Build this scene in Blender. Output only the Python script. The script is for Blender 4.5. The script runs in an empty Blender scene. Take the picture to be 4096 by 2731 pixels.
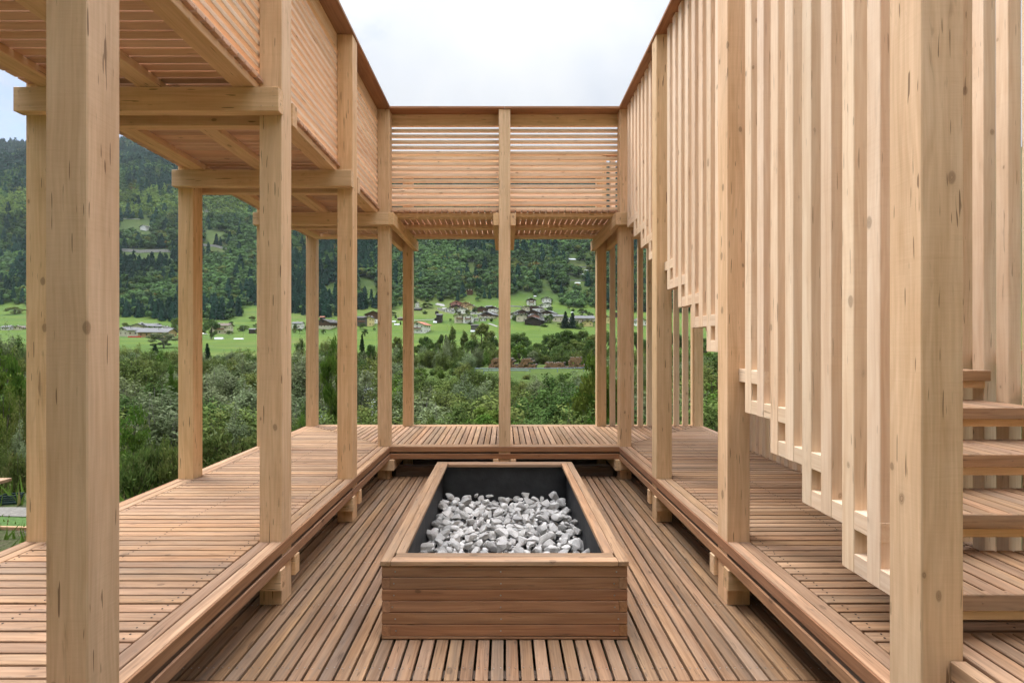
import bpy, math, random
import numpy as np
from mathutils import Vector, Matrix
random.seed(7); R = np.random.default_rng(7)
sc = bpy.context.scene
HAZE = .00004
COL = sc.collection
rad = math.radians

# ------------------------------------------------------------------ camera numbers (photo pixels, 4096 wide)
F, VX, VY, EYE = 1985.0, 2018.3, 1376.3, 1.618
def at(px, py, Y):
    return Vector(((px-VX)*Y/F, Y, EYE-(py-VY)*Y/F))

# ------------------------------------------------------------------ tagging helpers
def tag(o, label=None, cat=None, group=None, kind=None):
    if label: o['label'] = label
    if cat: o['category'] = cat
    if group: o['group'] = group
    if kind: o['kind'] = kind
    return o
def empty(name, loc=(0,0,0), rz=0, **k):
    o = bpy.data.objects.new(name, None); COL.objects.link(o)
    o.location = loc; o.rotation_euler = (0,0,rz); o.empty_display_size = .2
    return tag(o, **k)
def link(name, me, parent=None, mat=None, **k):
    o = bpy.data.objects.new(name, me); COL.objects.link(o)
    if mat is not None and not me.materials: me.materials.append(mat)
    if parent: o.parent = parent
    return tag(o, **k)
def mesh_np(name, V, faces, mat=None, attrs=None, smooth=False, n=None):
    """V (k,3); faces: (m,n) int array or list of such arrays"""
    me = bpy.data.meshes.new(name)
    if not isinstance(faces, list): faces = [faces]
    faces = [f for f in faces if len(f)]
    nl = sum(f.size for f in faces); nf = sum(len(f) for f in faces)
    me.vertices.add(len(V)); me.vertices.foreach_set('co', np.ascontiguousarray(V, np.float32).ravel())
    me.loops.add(nl); me.loops.foreach_set('vertex_index', np.concatenate([f.ravel() for f in faces]).astype(np.int32))
    me.polygons.add(nf)
    st = np.concatenate([[0], np.cumsum(np.concatenate([np.full(len(f), f.shape[1]) for f in faces]))[:-1]]).astype(np.int32)
    me.polygons.foreach_set('loop_start', st)
    me.polygons.foreach_set('use_smooth', np.full(nf, bool(smooth)))
    for an, (dom, typ, data) in (attrs or {}).items():
        a = me.attributes.new(an, typ, dom)
        a.data.foreach_set('vector' if typ == 'FLOAT_VECTOR' else ('color' if typ == 'FLOAT_COLOR' else 'value'), np.ascontiguousarray(data, np.float32).ravel())
    me.update(calc_edges=True)
    if mat: me.materials.append(mat)
    return me

# ------------------------------------------------------------------ timber boxes: chamfered, with the grain direction stored
_corn = [(a,b,c) for a in (0,1) for b in (0,1) for c in (0,1)]
_vid = {}
for ci, c in enumerate(_corn):
    for ax in range(3): _vid[(c,ax)] = ci*3+ax
_q = []; _t = []
for ax in range(3):
    u, v = [i for i in range(3) if i != ax]
    for s in (0,1):
        L = []
        for (p,q) in ((0,0),(1,0),(1,1),(0,1)):
            c = [0,0,0]; c[ax] = s; c[u] = p; c[v] = q; L.append(_vid[(tuple(c),ax)])
        flip = (s == 0) ^ (ax == 1)
        _q.append(L[::-1] if flip else L)
for ax in range(3):           # edge along ax
    u, v = [i for i in range(3) if i != ax]
    for p in (0,1):
        for q in (0,1):
            c0 = [0,0,0]; c0[u] = p; c0[v] = q; c1 = list(c0); c1[ax] = 1
            L = [_vid[(tuple(c0),u)], _vid[(tuple(c1),u)], _vid[(tuple(c1),v)], _vid[(tuple(c0),v)]]
            _q.append(L)
for c in _corn: _t.append([_vid[(c,0)], _vid[(c,1)], _vid[(c,2)]])
_q = np.array(_q); _t = np.array(_t)
_cn = np.array([c for c in _corn for _ in range(3)], float)
_in = np.array([[0 if ax == k else 1 for k in range(3)] for c in _corn for ax in range(3)], float)
def _fix():   # orient faces outward on a unit template
    P = _cn + np.where(_cn > .5, -1, 1)*_in*.1
    for arr in (_q, _t):
        for i, f in enumerate(arr):
            n = np.cross(P[f[1]]-P[f[0]], P[f[2]]-P[f[0]])
            if np.dot(n, P[f].mean(0)-.5) < 0: arr[i] = f[::-1]
_fix()
class MB:
    def __init__(s): s.V=[]; s.Q=[]; s.T=[]; s.G=[]; s.N=[]; s.k=0; s.org=Vector((0,0,0))
    def box(s, x0, x1, y0, y1, z0, z1, axis='y', c=.0025, rnd=None, org=None):
        lo = np.array([min(x0,x1),min(y0,y1),min(z0,z1)],float); hi = np.array([max(x0,x1),max(y0,y1),max(z0,z1)],float)
        c = min(c, (hi-lo).min()*.25)
        P = lo + _cn*(hi-lo) + np.where(_cn > .5, -1, 1)*_in*c
        ctr = (lo+hi)/2
        wa = 'xyz'.index(axis); Lw = (hi-lo)[wa]
        if Lw > .5:
            tt = (P[:,wa]-ctr[wa])/Lw; bow = (tt*tt-.25)*R.normal()*.004*min(Lw,3)
            for k_ in [i for i in range(3) if i != wa]: P[:,k_] += tt*R.normal()*.0014
        loc = P-ctr
        a = 'xyz'.index(axis); o = [a]+[i for i in range(3) if i != a]
        off = R.random(3)*40
        r = R.random() if rnd is None else rnd
        s.V.append(P); s.G.append(loc[:,o]+off); s.N.append(np.full(24, r))
        s.Q.append(_q+s.k); s.T.append(_t+s.k); s.k += 24
        return s
    def disc(s, p, n, r=.004, h=.0012):
        p = np.array(p,float); n = np.array(n,float); n/=np.linalg.norm(n)
        u = np.cross(n,[.3,.5,.8]); u/=np.linalg.norm(u); w = np.cross(n,u)
        an = np.arange(6)*math.pi/3
        ring = p + r*(np.cos(an)[:,None]*u+np.sin(an)[:,None]*w)
        P = np.vstack([ring, ring+n*h]); s.V.append(P); s.G.append(P*0); s.N.append(np.zeros(12))
        s.Q.append(np.array([[i,(i+1)%6,6+(i+1)%6,6+i] for i in range(6)]+[[6,7,8,9],[6,9,10,11]])+s.k); s.k += 12
    def build(s, name, mat, parent=None, origin=None, **k):
        V = np.vstack(s.V)
        if origin is not None: V = V-np.array(origin)
        fs = [np.vstack(s.Q)]+([np.vstack(s.T)] if s.T else [])
        me = mesh_np(name, V, fs, mat, {'gc':('POINT','FLOAT_VECTOR',np.vstack(s.G)), 'rnd':('POINT','FLOAT',np.concatenate(s.N))})
        o = link(name, me, parent, **k)
        if origin is not None: o.location = origin
        return o

# ------------------------------------------------------------------ node helpers
def newmat(name):
    m = bpy.data.materials.new(name); m.use_nodes = True; nt = m.node_tree
    b = nt.nodes['Principled BSDF']; return m, nt, b
class NT:
    def __init__(s, nt): s.nt = nt
    def n(s, t, **k):
        x = s.nt.nodes.new(t)
        for a, v in k.items():
            if a.startswith('i_'):
                key = a[2:].replace('_',' ')
                x.inputs[int(key) if key.isdigit() else key].default_value = v
            else: setattr(x, a, v)
        return x
    def l(s, a, b): s.nt.links.new(a, b)
    def math(s, op, a, b=None, clamp=False):
        x = s.n('ShaderNodeMath', operation=op, use_clamp=clamp)
        for i, v in enumerate((a, b)):
            if v is None: continue
            if isinstance(v, (int, float)): x.inputs[i].default_value = v
            else: s.l(v, x.inputs[i])
        return x.outputs[0]
    def mapr(s, v, a, b, c=0, d=1):
        x = s.n('ShaderNodeMapRange'); s.l(v, x.inputs[0])
        for i, q in enumerate((a,b,c,d)): x.inputs[i+1].default_value = q
        return x.outputs[0]
    def mix(s, fac, a, b, bt='MIX'):
        x = s.n('ShaderNodeMix', data_type='RGBA', blend_type=bt)
        for i, v in ((0,fac),(6,a),(7,b)):
            if isinstance(v, (int,float)): x.inputs[i].default_value = v
            elif isinstance(v, tuple): x.inputs[i].default_value = (*v[:3],1)
            else: s.l(v, x.inputs[i])
        return x.outputs[2]
    def noise(s, vec, scale, detail=3, rough=.55, dist=0, color=False):
        x = s.n('ShaderNodeTexNoise', i_Scale=scale, i_Detail=detail, i_Roughness=rough, i_Distortion=dist)
        if vec is not None: s.l(vec, x.inputs['Vector'])
        return x.outputs['Color' if color else 'Fac']
    def vmul(s, v, m):
        x = s.n('ShaderNodeVectorMath', operation='MULTIPLY'); s.l(v, x.inputs[0]); x.inputs[1].default_value = m
        return x.outputs[0]

def wood(name, c1, c2, cdark, knots=1.0, cracks=1.0, grey=0.0, stain=.25, saw=.35, rough=.62, spread=.08, greycol=(.22,.2,.18), grime=0.0):
    m, nt, b = newmat(name); N = NT(nt)
    g = N.n('ShaderNodeAttribute', attribute_name='gc').outputs['Vector']
    r = N.n('ShaderNodeAttribute', attribute_name='rnd').outputs['Fac']
    bend = N.noise(g, 1.3, 2, color=True)
    bx = N.n('ShaderNodeVectorMath', operation='MULTIPLY_ADD'); N.l(bend, bx.inputs[0]); bx.inputs[1].default_value=(0,.05,.05); N.l(g, bx.inputs[2])
    gw = bx.outputs[0]
    band = N.noise(N.vmul(gw,(.9,26,26)), 1, 4, .6)
    fine = N.noise(N.vmul(gw,(4,120,120)), 1, 2, .5)
    ring = N.math('SINE', N.math('MULTIPLY', N.noise(N.vmul(gw,(.55,9,9)), 1, 2, .5), 70.0))
    f = N.math('ADD', N.math('MULTIPLY', band, .9), N.math('ADD', N.math('MULTIPLY', fine, .40), N.math('MULTIPLY', ring, .06)))
    fac = N.mapr(f, .42, .92)
    col = N.mix(fac, c1, c2)
    # board-to-board difference
    hv = N.n('ShaderNodeHueSaturation'); N.l(col, hv.inputs['Color'])
    N.l(N.mapr(r, 0, 1, 1-spread, 1+spread), hv.inputs['Value'])
    r2 = N.math('FRACT', N.math('MULTIPLY', r, 7.31))
    N.l(N.mapr(r2, 0, 1, .93, 1.07), hv.inputs['Saturation'])
    r3 = N.math('FRACT', N.math('MULTIPLY', r, 13.7))
    N.l(N.mapr(r3, 0, 1, .4955, .504), hv.inputs['Hue'])
    col = hv.outputs[0]
    # blotchy tone
    bl = N.noise(N.vmul(g,(2.2,5,5)), 1, 4, .6)
    col = N.mix(N.mapr(bl, .35, .75, 0, stain), col, N.mix(1.0, col, (.80,.70,.58), 'MULTIPLY'))
    if grey > 0:
        gb = N.noise(N.vmul(g,(1.6,13,13)), 1, 5, .65)
        col = N.mix(N.mapr(gb, .45, .72, 0, grey), col, greycol)
    sawc = N.noise(N.vmul(g,(55,2.4,2.4)), 1, 3, .6, 1.2)
    sawm = N.mapr(N.noise(N.vmul(g,(1.5,4,4)),1,2), .42,.62)
    col = N.mix(N.math('MULTIPLY', sawm, N.mapr(sawc,.46,.70,0,.16*saw)), col, N.mix(1.0, col, (.74,.68,.6), 'MULTIPLY'))
    # dark bruise streaks
    st = N.noise(N.vmul(g,(3.2,22,22)), 1, 3, .6, .6)
    msk = N.noise(N.vmul(g,(.9,2,2)), 1, 1)
    sf = N.math('MULTIPLY', N.mapr(st, .62, .74, 0, .75), N.mapr(msk, .56, .68, 0, 1))
    col = N.mix(N.math('MULTIPLY', sf, cracks), col, cdark)
    # knots
    if knots > 0:
        kd = N.noise(g, 16, 1, color=True)
        ka = N.n('ShaderNodeVectorMath', operation='MULTIPLY_ADD'); N.l(kd, ka.inputs[0]); ka.inputs[1].default_value=(.012,.012,.012); N.l(g, ka.inputs[2])
        vo = N.n('ShaderNodeTexVoronoi', feature='F1', i_Scale=1.0, i_Randomness=1.0); N.l(N.vmul(ka.outputs[0],(4.2,7.5,7.5)), vo.inputs['Vector'])
        d = vo.outputs['Distance']
        kr = N.mapr(vo.outputs['Color'], 0, 1, .04, .155)
        core = N.math('SUBTRACT', 1.0, N.math('DIVIDE', d, kr), True)
        halo = N.math('SUBTRACT', 1.0, N.math('DIVIDE', d, N.math('MULTIPLY', kr, 2.1)), True)
        col = N.mix(N.math('MULTIPLY', halo, .35*knots), col, N.mix(.5, col, cdark))
        kring = N.math('ADD', .55, N.math('MULTIPLY', N.math('SINE', N.math('MULTIPLY', d, 420.0)), .22))
        col = N.mix(N.math('MULTIPLY', N.mapr(core, 0, .25), N.math('MULTIPLY', kring, knots)), col, cdark)
    # drying cracks
    cr = N.noise(N.vmul(g,(6,85,85)), 1, 1, .4)
    crf = N.mapr(cr, .712, .74, 0, .8*cracks)
    col = N.mix(crf, col, cdark)
    if grime > 0:
        gn = N.noise(N.vmul(g,(9,30,30)), 1, 6, .75)
        col = N.mix(N.mapr(gn, .58, .74, 0, grime), col, tuple(x*.45 for x in greycol))
    N.l(col, b.inputs['Base Color'])
    b.inputs['Roughness'].default_value = rough
    b.inputs['Specular IOR Level'].default_value = .25
    sawv = N.noise(N.vmul(g,(60,5,5)), 1, 3, .6, 1.0)
    h = N.math('ADD', N.math('MULTIPLY', fine, .5), N.math('ADD', N.math('MULTIPLY', sawv, saw), N.math('MULTIPLY', crf, -1.2)))
    bp = N.n('ShaderNodeBump', i_Strength=.22, i_Distance=.0025); N.l(h, bp.inputs['Height']); N.l(bp.outputs[0], b.inputs['Normal'])
    return m
def plain(name, col, rough=.7, noise=.15, scale=3.0, metal=0.0, objcol=False):
    m, nt, b = newmat(name); N = NT(nt)
    tc = N.n('ShaderNodeTexCoord').outputs['Object']
    n = N.noise(tc, scale, 5, .65)
    c = N.mix(N.mapr(n,.3,.7), tuple(x*(1-noise) for x in col), tuple(min(1,x*(1+noise)) for x in col))
    N.l(c, b.inputs['Base Color']); b.inputs['Roughness'].default_value = rough; b.inputs['Metallic'].default_value = metal
    b.inputs['Specular IOR Level'].default_value = .3
    return m
SPR = wood('spruce_timber', (.82,.585,.375), (.63,.415,.235), (.17,.095,.05), knots=.9, cracks=1.0, grey=.09, stain=.5, saw=1.0)
SPR2 = wood('fresh_spruce', (.87,.70,.54), (.71,.505,.345), (.22,.125,.07), knots=.9, cracks=.6, grey=.06, saw=.9, spread=.08)
LAR = wood('larch_deck', (.54,.345,.215), (.30,.175,.10), (.06,.036,.025), knots=.7, cracks=.6, grey=.5, stain=.5, rough=.72, spread=.22, greycol=(.23,.185,.15), grime=.6)
LARC = wood('larch_court', (.42,.265,.16), (.20,.115,.066), (.05,.03,.022), knots=.7, cracks=.7, grey=.6, stain=.6, rough=.74, spread=.28, greycol=(.19,.155,.125), grime=.75)
LARP = wood('larch_panel', (.45,.24,.13), (.25,.12,.062), (.05,.03,.02), knots=.8, cracks=.35, grey=.25, stain=.4, rough=.66, spread=.10, greycol=(.2,.15,.12), grime=.25)
LARU = wood('larch_new', (.62,.40,.28), (.50,.30,.205), (.06,.03,.02), knots=.6, cracks=.3, grey=.05, stain=.3, spread=.2)
DARKW = wood('dark_timber', (.16,.11,.08), (.09,.06,.045), (.03,.02,.015), knots=.4, grey=.5)  # dark tone keeps the gaps and spaces under the floors dark
STEEL = plain('screw_steel', (.42,.42,.42), .35, .1, 50, .9)

# ================================================================== THE PAVILION
W, S = 1.382, .14
D = {1:1.644, 2:3.0785, 3:4.513, 4:5.9475, 5:7.42}
XO = 2.831
DK, ZU, ZB, BH, ZT = .393, 3.255, 3.033, .147, 4.435
pav = empty('timber_pavilion', (0, 5, 0), label='pale timber pavilion of square posts with decks, upper gallery and slatted stair', cat='pavilion')
PO = Vector((0,5,0))
def pbuild(mb, name, mat, parent=pav, **k):
    # children keep world coordinates: subtract the pavilion's base once
    o = mb.build(name, mat, parent, **k)
    if parent is pav: o.location = -PO
    return o
def post(x0, y0, ztop=ZT, zb=0.0, s=S, name='post', mat=None, parent=pav):
    m = MB(); m.box(x0, x0+s, y0, y0+s, zb, ztop, 'z', c=.004)
    return pbuild(m, name, mat or SPR, parent)
for r in (1,2,3,4):
    post(-W-S, D[r]); post(W, D[r])
    post(-XO-S, D[r], zb=-.4); post(XO, D[r], zb=-.4)
post(-.07, D[4])
for x in (-XO-S, -W-S, -.07, W, XO): post(x, D[5], zb=-.4)
# cross beams (pairs clamped on the posts)
TB = .066
def beam(x0,x1,y0,y1,z0,z1,axis,mat=SPR,name='cross_beam'):
    m = MB(); m.box(x0,x1,y0,y1,z0,z1,axis,c=.003)
    if axis == 'x' and z0 > 2:
        for xe in (x0, x1):
            s = 1 if xe == min(x0,x1) else -1
            for dx in (.035,.105):
                for dz in (.03,.117): m.disc((xe+s*dx, min(y0,y1)-.0006, z0+dz), (0,-1,0), .005)
    return pbuild(m, name, mat)
for r in (1,2,3,4):
    for (a,b_) in ((D[r]-TB, D[r]-.001), (D[r]+S+.001, D[r]+S+TB)):
        beam(-XO-S-.014, -W+.01, a, b_, ZB, ZB+BH, 'x')
for (a,b_) in ((D[4]-TB, D[4]-.001), (D[4]+S+.001, D[4]+S+TB)):
    beam(W-.01, XO+S+.014, a, b_, ZB, ZB+BH, 'x')
for xc in (-W-S/2, 0, W+S/2):
    for sgn in (-1,1):
        x0 = xc+sgn*(S/2+.001); x1 = xc+sgn*(S/2+TB)
        if abs(xc) > 1 and (sgn*xc > 0):   # outer ones start behind the corner beams
            beam(x0,x1, D[4]+S+TB+.003, D[5]+S+.02, ZB, ZB+BH, 'y')
        elif abs(xc) > 1:
            beam(x0,x1, D[4]-TB, D[5]+S+.02, ZB, ZB+BH, 'y')
        else:
            beam(x0,x1, D[4]-.03, D[5]+S-.06, ZB, ZB+BH, 'y')
# joists
ZJ0, ZJ1 = ZB+BH+.001, ZU-.026
Y0 = .75
for xj in (1.52, 2.10, 2.69):
    m = MB(); m.box(-xj-.135,-xj, Y0, 6.09 if xj < 1.6 else (6.67 if xj < 2.2 else 7.26), ZJ0, ZJ1, 'y', c=.003); pbuild(m,'joist',SPR)
    m = MB(); m.box(xj,xj+.135, 5.72, 6.09 if xj < 1.6 else (6.67 if xj < 2.2 else 7.26), ZJ0, ZJ1, 'y', c=.003); pbuild(m,'joist',SPR)
for yj, xe in ((6.10,1.65),(6.68,2.23),(7.27,2.82)):
    m = MB(); m.box(-xe,xe, yj,yj+.135, ZJ0, ZJ1, 'x', c=.003); pbuild(m,'joist',SPR)
# decking helper: stepped mitre at the two back corners
PITCH = .0755
def deck_boards(z1, th, gap, xi, xo, yi, yo, yfront, left=True, right=True, rstart=None):
    """side decks with boards along X between xi..xo, back deck with boards along Y between yi..yo"""
    m = MB()
    bw = PITCH-gap
    def side(sg, y_from):
        y = y_from
        while y < yo-.02:
            # length: up to the diagonal
            xa = xi if y < yi else xi+(y+bw/2-yi)*(xo-xi)/(yo-yi)
            if xo-xa > .04:
                dz = R.normal()*.0008
                m.box(sg*(xa+.004), sg*xo, y, y+bw, z1-th+dz, z1+dz, 'x')
            y += PITCH
    if left: side(-1, yfront)
    if right: side(1, rstart if rstart is not None else yfront)
    x = -xo+.004
    while x < xo-.03:
        xm = abs(x+bw/2)
        ys = yi if xm < xi else yi+(xm-xi)*(yo-yi)/(xo-xi)
        if yo-ys > .04:
            dz = R.normal()*.0008
            m.box(x, x+bw, ys, yo, z1-th+dz, z1+dz, 'y')
        x += PITCH
    return m
XI, YI, YO_ = W+S+.006, D[4]+S+.006, D[5]-.006
m = deck_boards(DK, .028, .0135, XI, XO-.006, YI, YO_, .62)
dk = pbuild(m, 'walkway_deck', LAR)
# edging: two long planks along both edges, notched round the posts
rows = [D[1],D[2],D[3],D[4]]
for sg in (-1,1):
    ed = MB(); ee = MB(); ya = .5
    for r in rows+[None]:
        yb = (r-.001) if r else None
        if r:
            for (u0,u1) in ((W+.001,W+.066),(W+.0735,W+S)):
                ed.box(sg*u0, sg*u1, ya, yb, DK-.06, DK, 'y')
            for (u0,u1) in ((XO,XO+.066),(XO+.0735,XO+S)):
                ee.box(sg*u0, sg*u1, ya, yb, DK-.06, DK, 'y')
            ya = r+S+.001
    for (u0,u1) in ((XO,XO+.066),(XO+.0735,XO+S)):
        ee.box(sg*u0, sg*u1, ya, D[5]-.001, DK-.06, DK, 'y')
    pbuild(ed, 'deck_edging', LAR); pbuild(ee, 'outer_edging', LAR)
ed = MB()
xs = [-XO, -W-S, -.07, W, XO]
# back edging: front edge between corner posts, rear edge between the rear posts
for (a,b_) in ((-W+.001,-.071),(.071,W-.001)):
    for (v0,v1) in ((0.001,.066),(.0735,S)): ed.box(a,b_, D[4]+v0, D[4]+v1, DK-.06, DK, 'x')
pr = [(-XO-S, -XO+.0),(-W-S,-W),(-.07,.07),(W,W+S),(XO,XO+S)]
pbuild(ed, 'deck_edging', LAR); ed = MB()
for i in range(4):
    a = pr[i][1]+.001; b_ = pr[i+1][0]-.001
    for (v0,v1) in ((0.001,.066),(.0735,S)): ed.box(a,b_, D[5]+v0, D[5]+v1, DK-.06, DK, 'x')
pbuild(ed, 'outer_edging', LAR)
sk = MB()
for k in range(4):
    sk.box(-XO, XO, D[5]+.05, D[5]+.075, -.42+k*.155, -.27+k*.155, 'x')
    for sg in (-1,1): sk.box(sg*(XO+.05), sg*(XO+.075), .5, D[5], -.42+k*.155, -.27+k*.155, 'y')
pbuild(sk, 'added_dark_skirt', DARKW)  # boards added and coloured dark so the space under the deck stays dark
fa = MB()
for sg in (-1,1):   # fascia: thin plank under the rim and a second below it
    fa.box(sg*(W-.013), sg*(W-.001), .5, D[4]-.0005, DK-.061, DK-.001, 'y')
    fa.box(sg*(W-.016), sg*(W-.001), .5, D[4]-.0005, DK-.147, DK-.087, 'y')
    fa.box(sg*(XO+S+.001), sg*(XO+S+.014), .5, D[5]+S, DK-.147, DK-.001, 'y')
fa.box(-W+.013, W-.013, D[4]-.013, D[4]-.001, DK-.061, DK-.001, 'x')
fa.box(-W+.016, W-.016, D[4]-.016, D[4]-.001, DK-.147, DK-.087, 'x')
fa.box(-XO-S, XO+S, D[5]+S+.001, D[5]+S+.014, DK-.147, DK-.001, 'x')
pbuild(fa, 'fascia', LARP)
# under-deck beams clamped on posts and bearers
for r in rows:
    for (a,b_) in ((r-TB,r-.001),(r+S+.001,r+S+TB)):
        beam(-XO-.02,-W+.025,a,b_, .12, DK-.148, 'x', name='deck_beam')
        beam(W-.025,XO+.02,a,b_, .12, DK-.148, 'x', name='deck_beam')
for sgn in (-1,1):
    beam(sgn*.071, sgn*.137, D[4]-.03, D[5], .12, DK-.148, 'y', name='deck_beam')
    for xc in (-W-S/2, W+S/2):
        beam(xc+sgn*.071, xc+sgn*.137, D[4]+S+TB+.004 if sgn*xc>0 else D[4]-TB, D[5], .12+(0.0), DK-.149, 'y', name='deck_beam')
br = MB()
for sg in (-1,1):
    for x in (1.56, 2.17, 2.76): br.box(sg*x, sg*(x+.06), .5, 7.4, DK-.146, DK-.029, 'y')
    br.box(sg*(W+.002), sg*(W+.05), .5, D[4]-.02, DK-.146, DK-.061, 'y')
for y in (6.12, 6.75, 7.34): br.box(-1.5,1.5,y,y+.06,DK-.145,DK-.0295,'x')
br.box(-W,W,D[4]+.003,D[4]+.05,DK-.145,DK-.061,'x')
pbuild(br, 'bearers', DARKW)
# ---------------- court floor (boards along Y)
fl = MB(); PX0, PX1, PY0, PY1 = -.672, .672, 2.714, 4.995
x = -.672-PITCH*13
bw = PITCH-.0135
i = 0
while x < .672+PITCH*13:
    xm = x+bw/2
    dz = R.normal()*.0009
    if abs(xm) < .668:
        fl.box(x, x+bw, 2.392, PY0+.03, -.028+dz, dz, 'y')
        fl.box(x, x+bw, PY1-.03, 6.09, -.028+dz, dz, 'y')
    else:
        cut = random.choice((3.4,4.1,4.8))
        fl.box(x, x+bw, 2.392, 6.09, -.028+dz, dz, 'y')
    x += PITCH
court = pbuild(fl, 'court_floor', LARC)
ns = MB(); ns.box(-1.70,1.70,2.33,2.385,-.03,.002,'x'); ns.box(-1.70,1.70,2.345,2.385,-.14,-.034,'x')
pbuild(ns,'floor_nosing',LARP)
sb = MB()
for y in (2.45,3.05,3.65,4.25,4.85,5.45,6.02): sb.box(-1.7,1.7,y,y+.06,-.16,-.030,'x')
pbuild(sb,'floor_joists',DARKW)
sl = MB(); sl.box(-1.36,1.36,6.12,6.24,-.35,.115,'x',c=.02); pbuild(sl,'sill_beam',DARKW)
# screws on floor and decks
scw = MB()
x = -.672-PITCH*13+bw/2
while x < .672+PITCH*13:
    for y in (2.48,3.08,3.68,4.28,4.88,5.48):
        if abs(x) < .69 and y > 2.7: continue
        for dx in (-.017,.017): scw.disc((x+dx+R.normal()*.001,y+R.normal()*.004,.0012),(0,0,1),.0035)
    x += PITCH
pbuild(scw,'screws',STEEL, kind='stuff')
sc2 = MB(); HOLE = plain('screw_hole',(.05,.04,.035),.6,.1,20)
for sg in (-1,1):
    y = .62+(PITCH-.0135)/2
    while y < D[4]+.9:
        for x in (1.585,2.20,2.79):
            for dy in (-.015,.015): sc2.disc((sg*(x+R.normal()*.004), y+dy+R.normal()*.002, DK+.0012),(0,0,1),.0042)
        y += PITCH
x = -1.45
while x < 1.45:
    for y in (6.15,6.78,7.37): sc2.disc((x+PITCH/2,y+R.normal()*.005,DK+.0012),(0,0,1),.0045)
    x += PITCH
pbuild(sc2,'screws',HOLE, kind='stuff')
# ---------------- upper floor
XU = 1.49
m = deck_boards(ZU, .025, .011, XU, XO+.13, 6.05, D[5]+S, Y0, rstart=5.74)
pbuild(m, 'upper_floor', LARU)
# ---------------- guard rails (horizontal slats + top beam + cap)
def rail(axis, a, b, c0, c1, cap0, cap1, capa, capb, nm='guard_rail'):
    """slats running along axis from a..b, thickness c0..c1 across"""
    m = MB(); k = 0
    z = ZT-.137-.038
    while z-.034 > ZU+.006:
        j = R.normal(size=2)*.0012
        if axis == 'x': m.box(a,b,c0+.006+j[0],c0+.051+j[0],z-.034,z,'x')
        else: m.box(c0+(.006 if c1>c0 else -.006),c0+(.051 if c1>c0 else -.051),a,b,z-.034,z,'y')
        z -= .0686
    o = pbuild(m, nm, SPR2)
    m = MB()
    if axis == 'x': m.box(a,b,c0,c1,ZT-.137,ZT-.001,'x')
    else: m.box(c0,c1,a,b,ZT-.137,ZT-.001,'y')
    m.build('top_rail', SPR, o)
    m = MB()
    if axis == 'x': m.box(capa,capb,cap0,cap1,ZT,ZT+.028,'x')
    else: m.box(cap0,cap1,capa,capb,ZT,ZT+.028,'y')
    m.build('handrail', LARP, o)
    return o
bt = .056
wi = W+S+.001
# court side, one rail per bay on the left
ys = [Y0]+[D[1]+S/2, D[2]+S/2, D[3]+S/2, D[4]+S+.001]
for i in range(4):
    rail('y', ys[i]+.001, ys[i+1]-.001, -wi, -(wi+bt), -(W-.012), -(wi+bt+.01), ys[i]+.0008, ys[i+1]-.0008 if i<3 else D[4]-.013)
rail('x', -wi+.002, -.001, D[4]+S+.001, D[4]+S+.001+bt, D[4]-.0125, D[4]+S+bt+.012, -wi-bt-.01, -.0006)
rail('x', .001, wi-.002, D[4]+S+.001, D[4]+S+.001+bt, D[4]-.0125, D[4]+S+bt+.012, .0006, wi+bt+.01)
# outer perimeter
for i in range(4):
    y1 = ys[i+1]-.001 if i<3 else D[4]
    rail('y', ys[i]+.001, y1, -(XO-.001), -(XO-bt), -(XO-bt-.01), -(XO+S+.01), ys[i]+.0008, y1+.0002)
rail('y', D[4]+.002, D[5]-.002, -(XO-.001), -(XO-bt), -(XO-bt-.01), -(XO+S+.01), D[4]+.0008, D[5]-.06)
rail('y', D[4]+.002, D[5]-.002, (XO-.001), (XO-bt), (XO-bt-.01), (XO+S+.01), D[4]+.0008, D[5]-.06)
xe = [-(XO-.06), -W-S/2, 0, W+S/2]
for i in range(3):
    rail('x', xe[i]+.001, xe[i+1]-.001, D[5]-bt, D[5]-.001, D[5]-bt-.01, D[5]+S+.01, xe[i]+.0008 if i else -XO-S-.01, xe[i+1]-.0008)
# unseen front gallery, added behind the camera to shade the post fronts
D0 = D[1]-1.4345
for x in (-XO-S, -W-S, W, XO): post(x, D0, zb=0 if abs(x)<2 else -.4); post(x, -1.25, zb=-.4)
for (a,b_) in ((D0-TB, D0-.001), (D0+S+.001, D0+S+TB)):
    beam(-XO-S-.014, XO+S+.014, a, b_, ZB, ZB+BH, 'x')
beam(-XO-S-.014, XO+S+.014, -1.25-TB, -1.251, ZB, ZB+BH, 'x')
shade_floor = MB()
x = -XO-.12
while x < XO+.12:
    shade_floor.box(x, x+PITCH-.011, -1.1, .50, ZU-.025, ZU, 'y'); x += PITCH
pbuild(shade_floor, 'upper_floor', LARU)  # added floor slab, blocks sky light from above and behind
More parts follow.
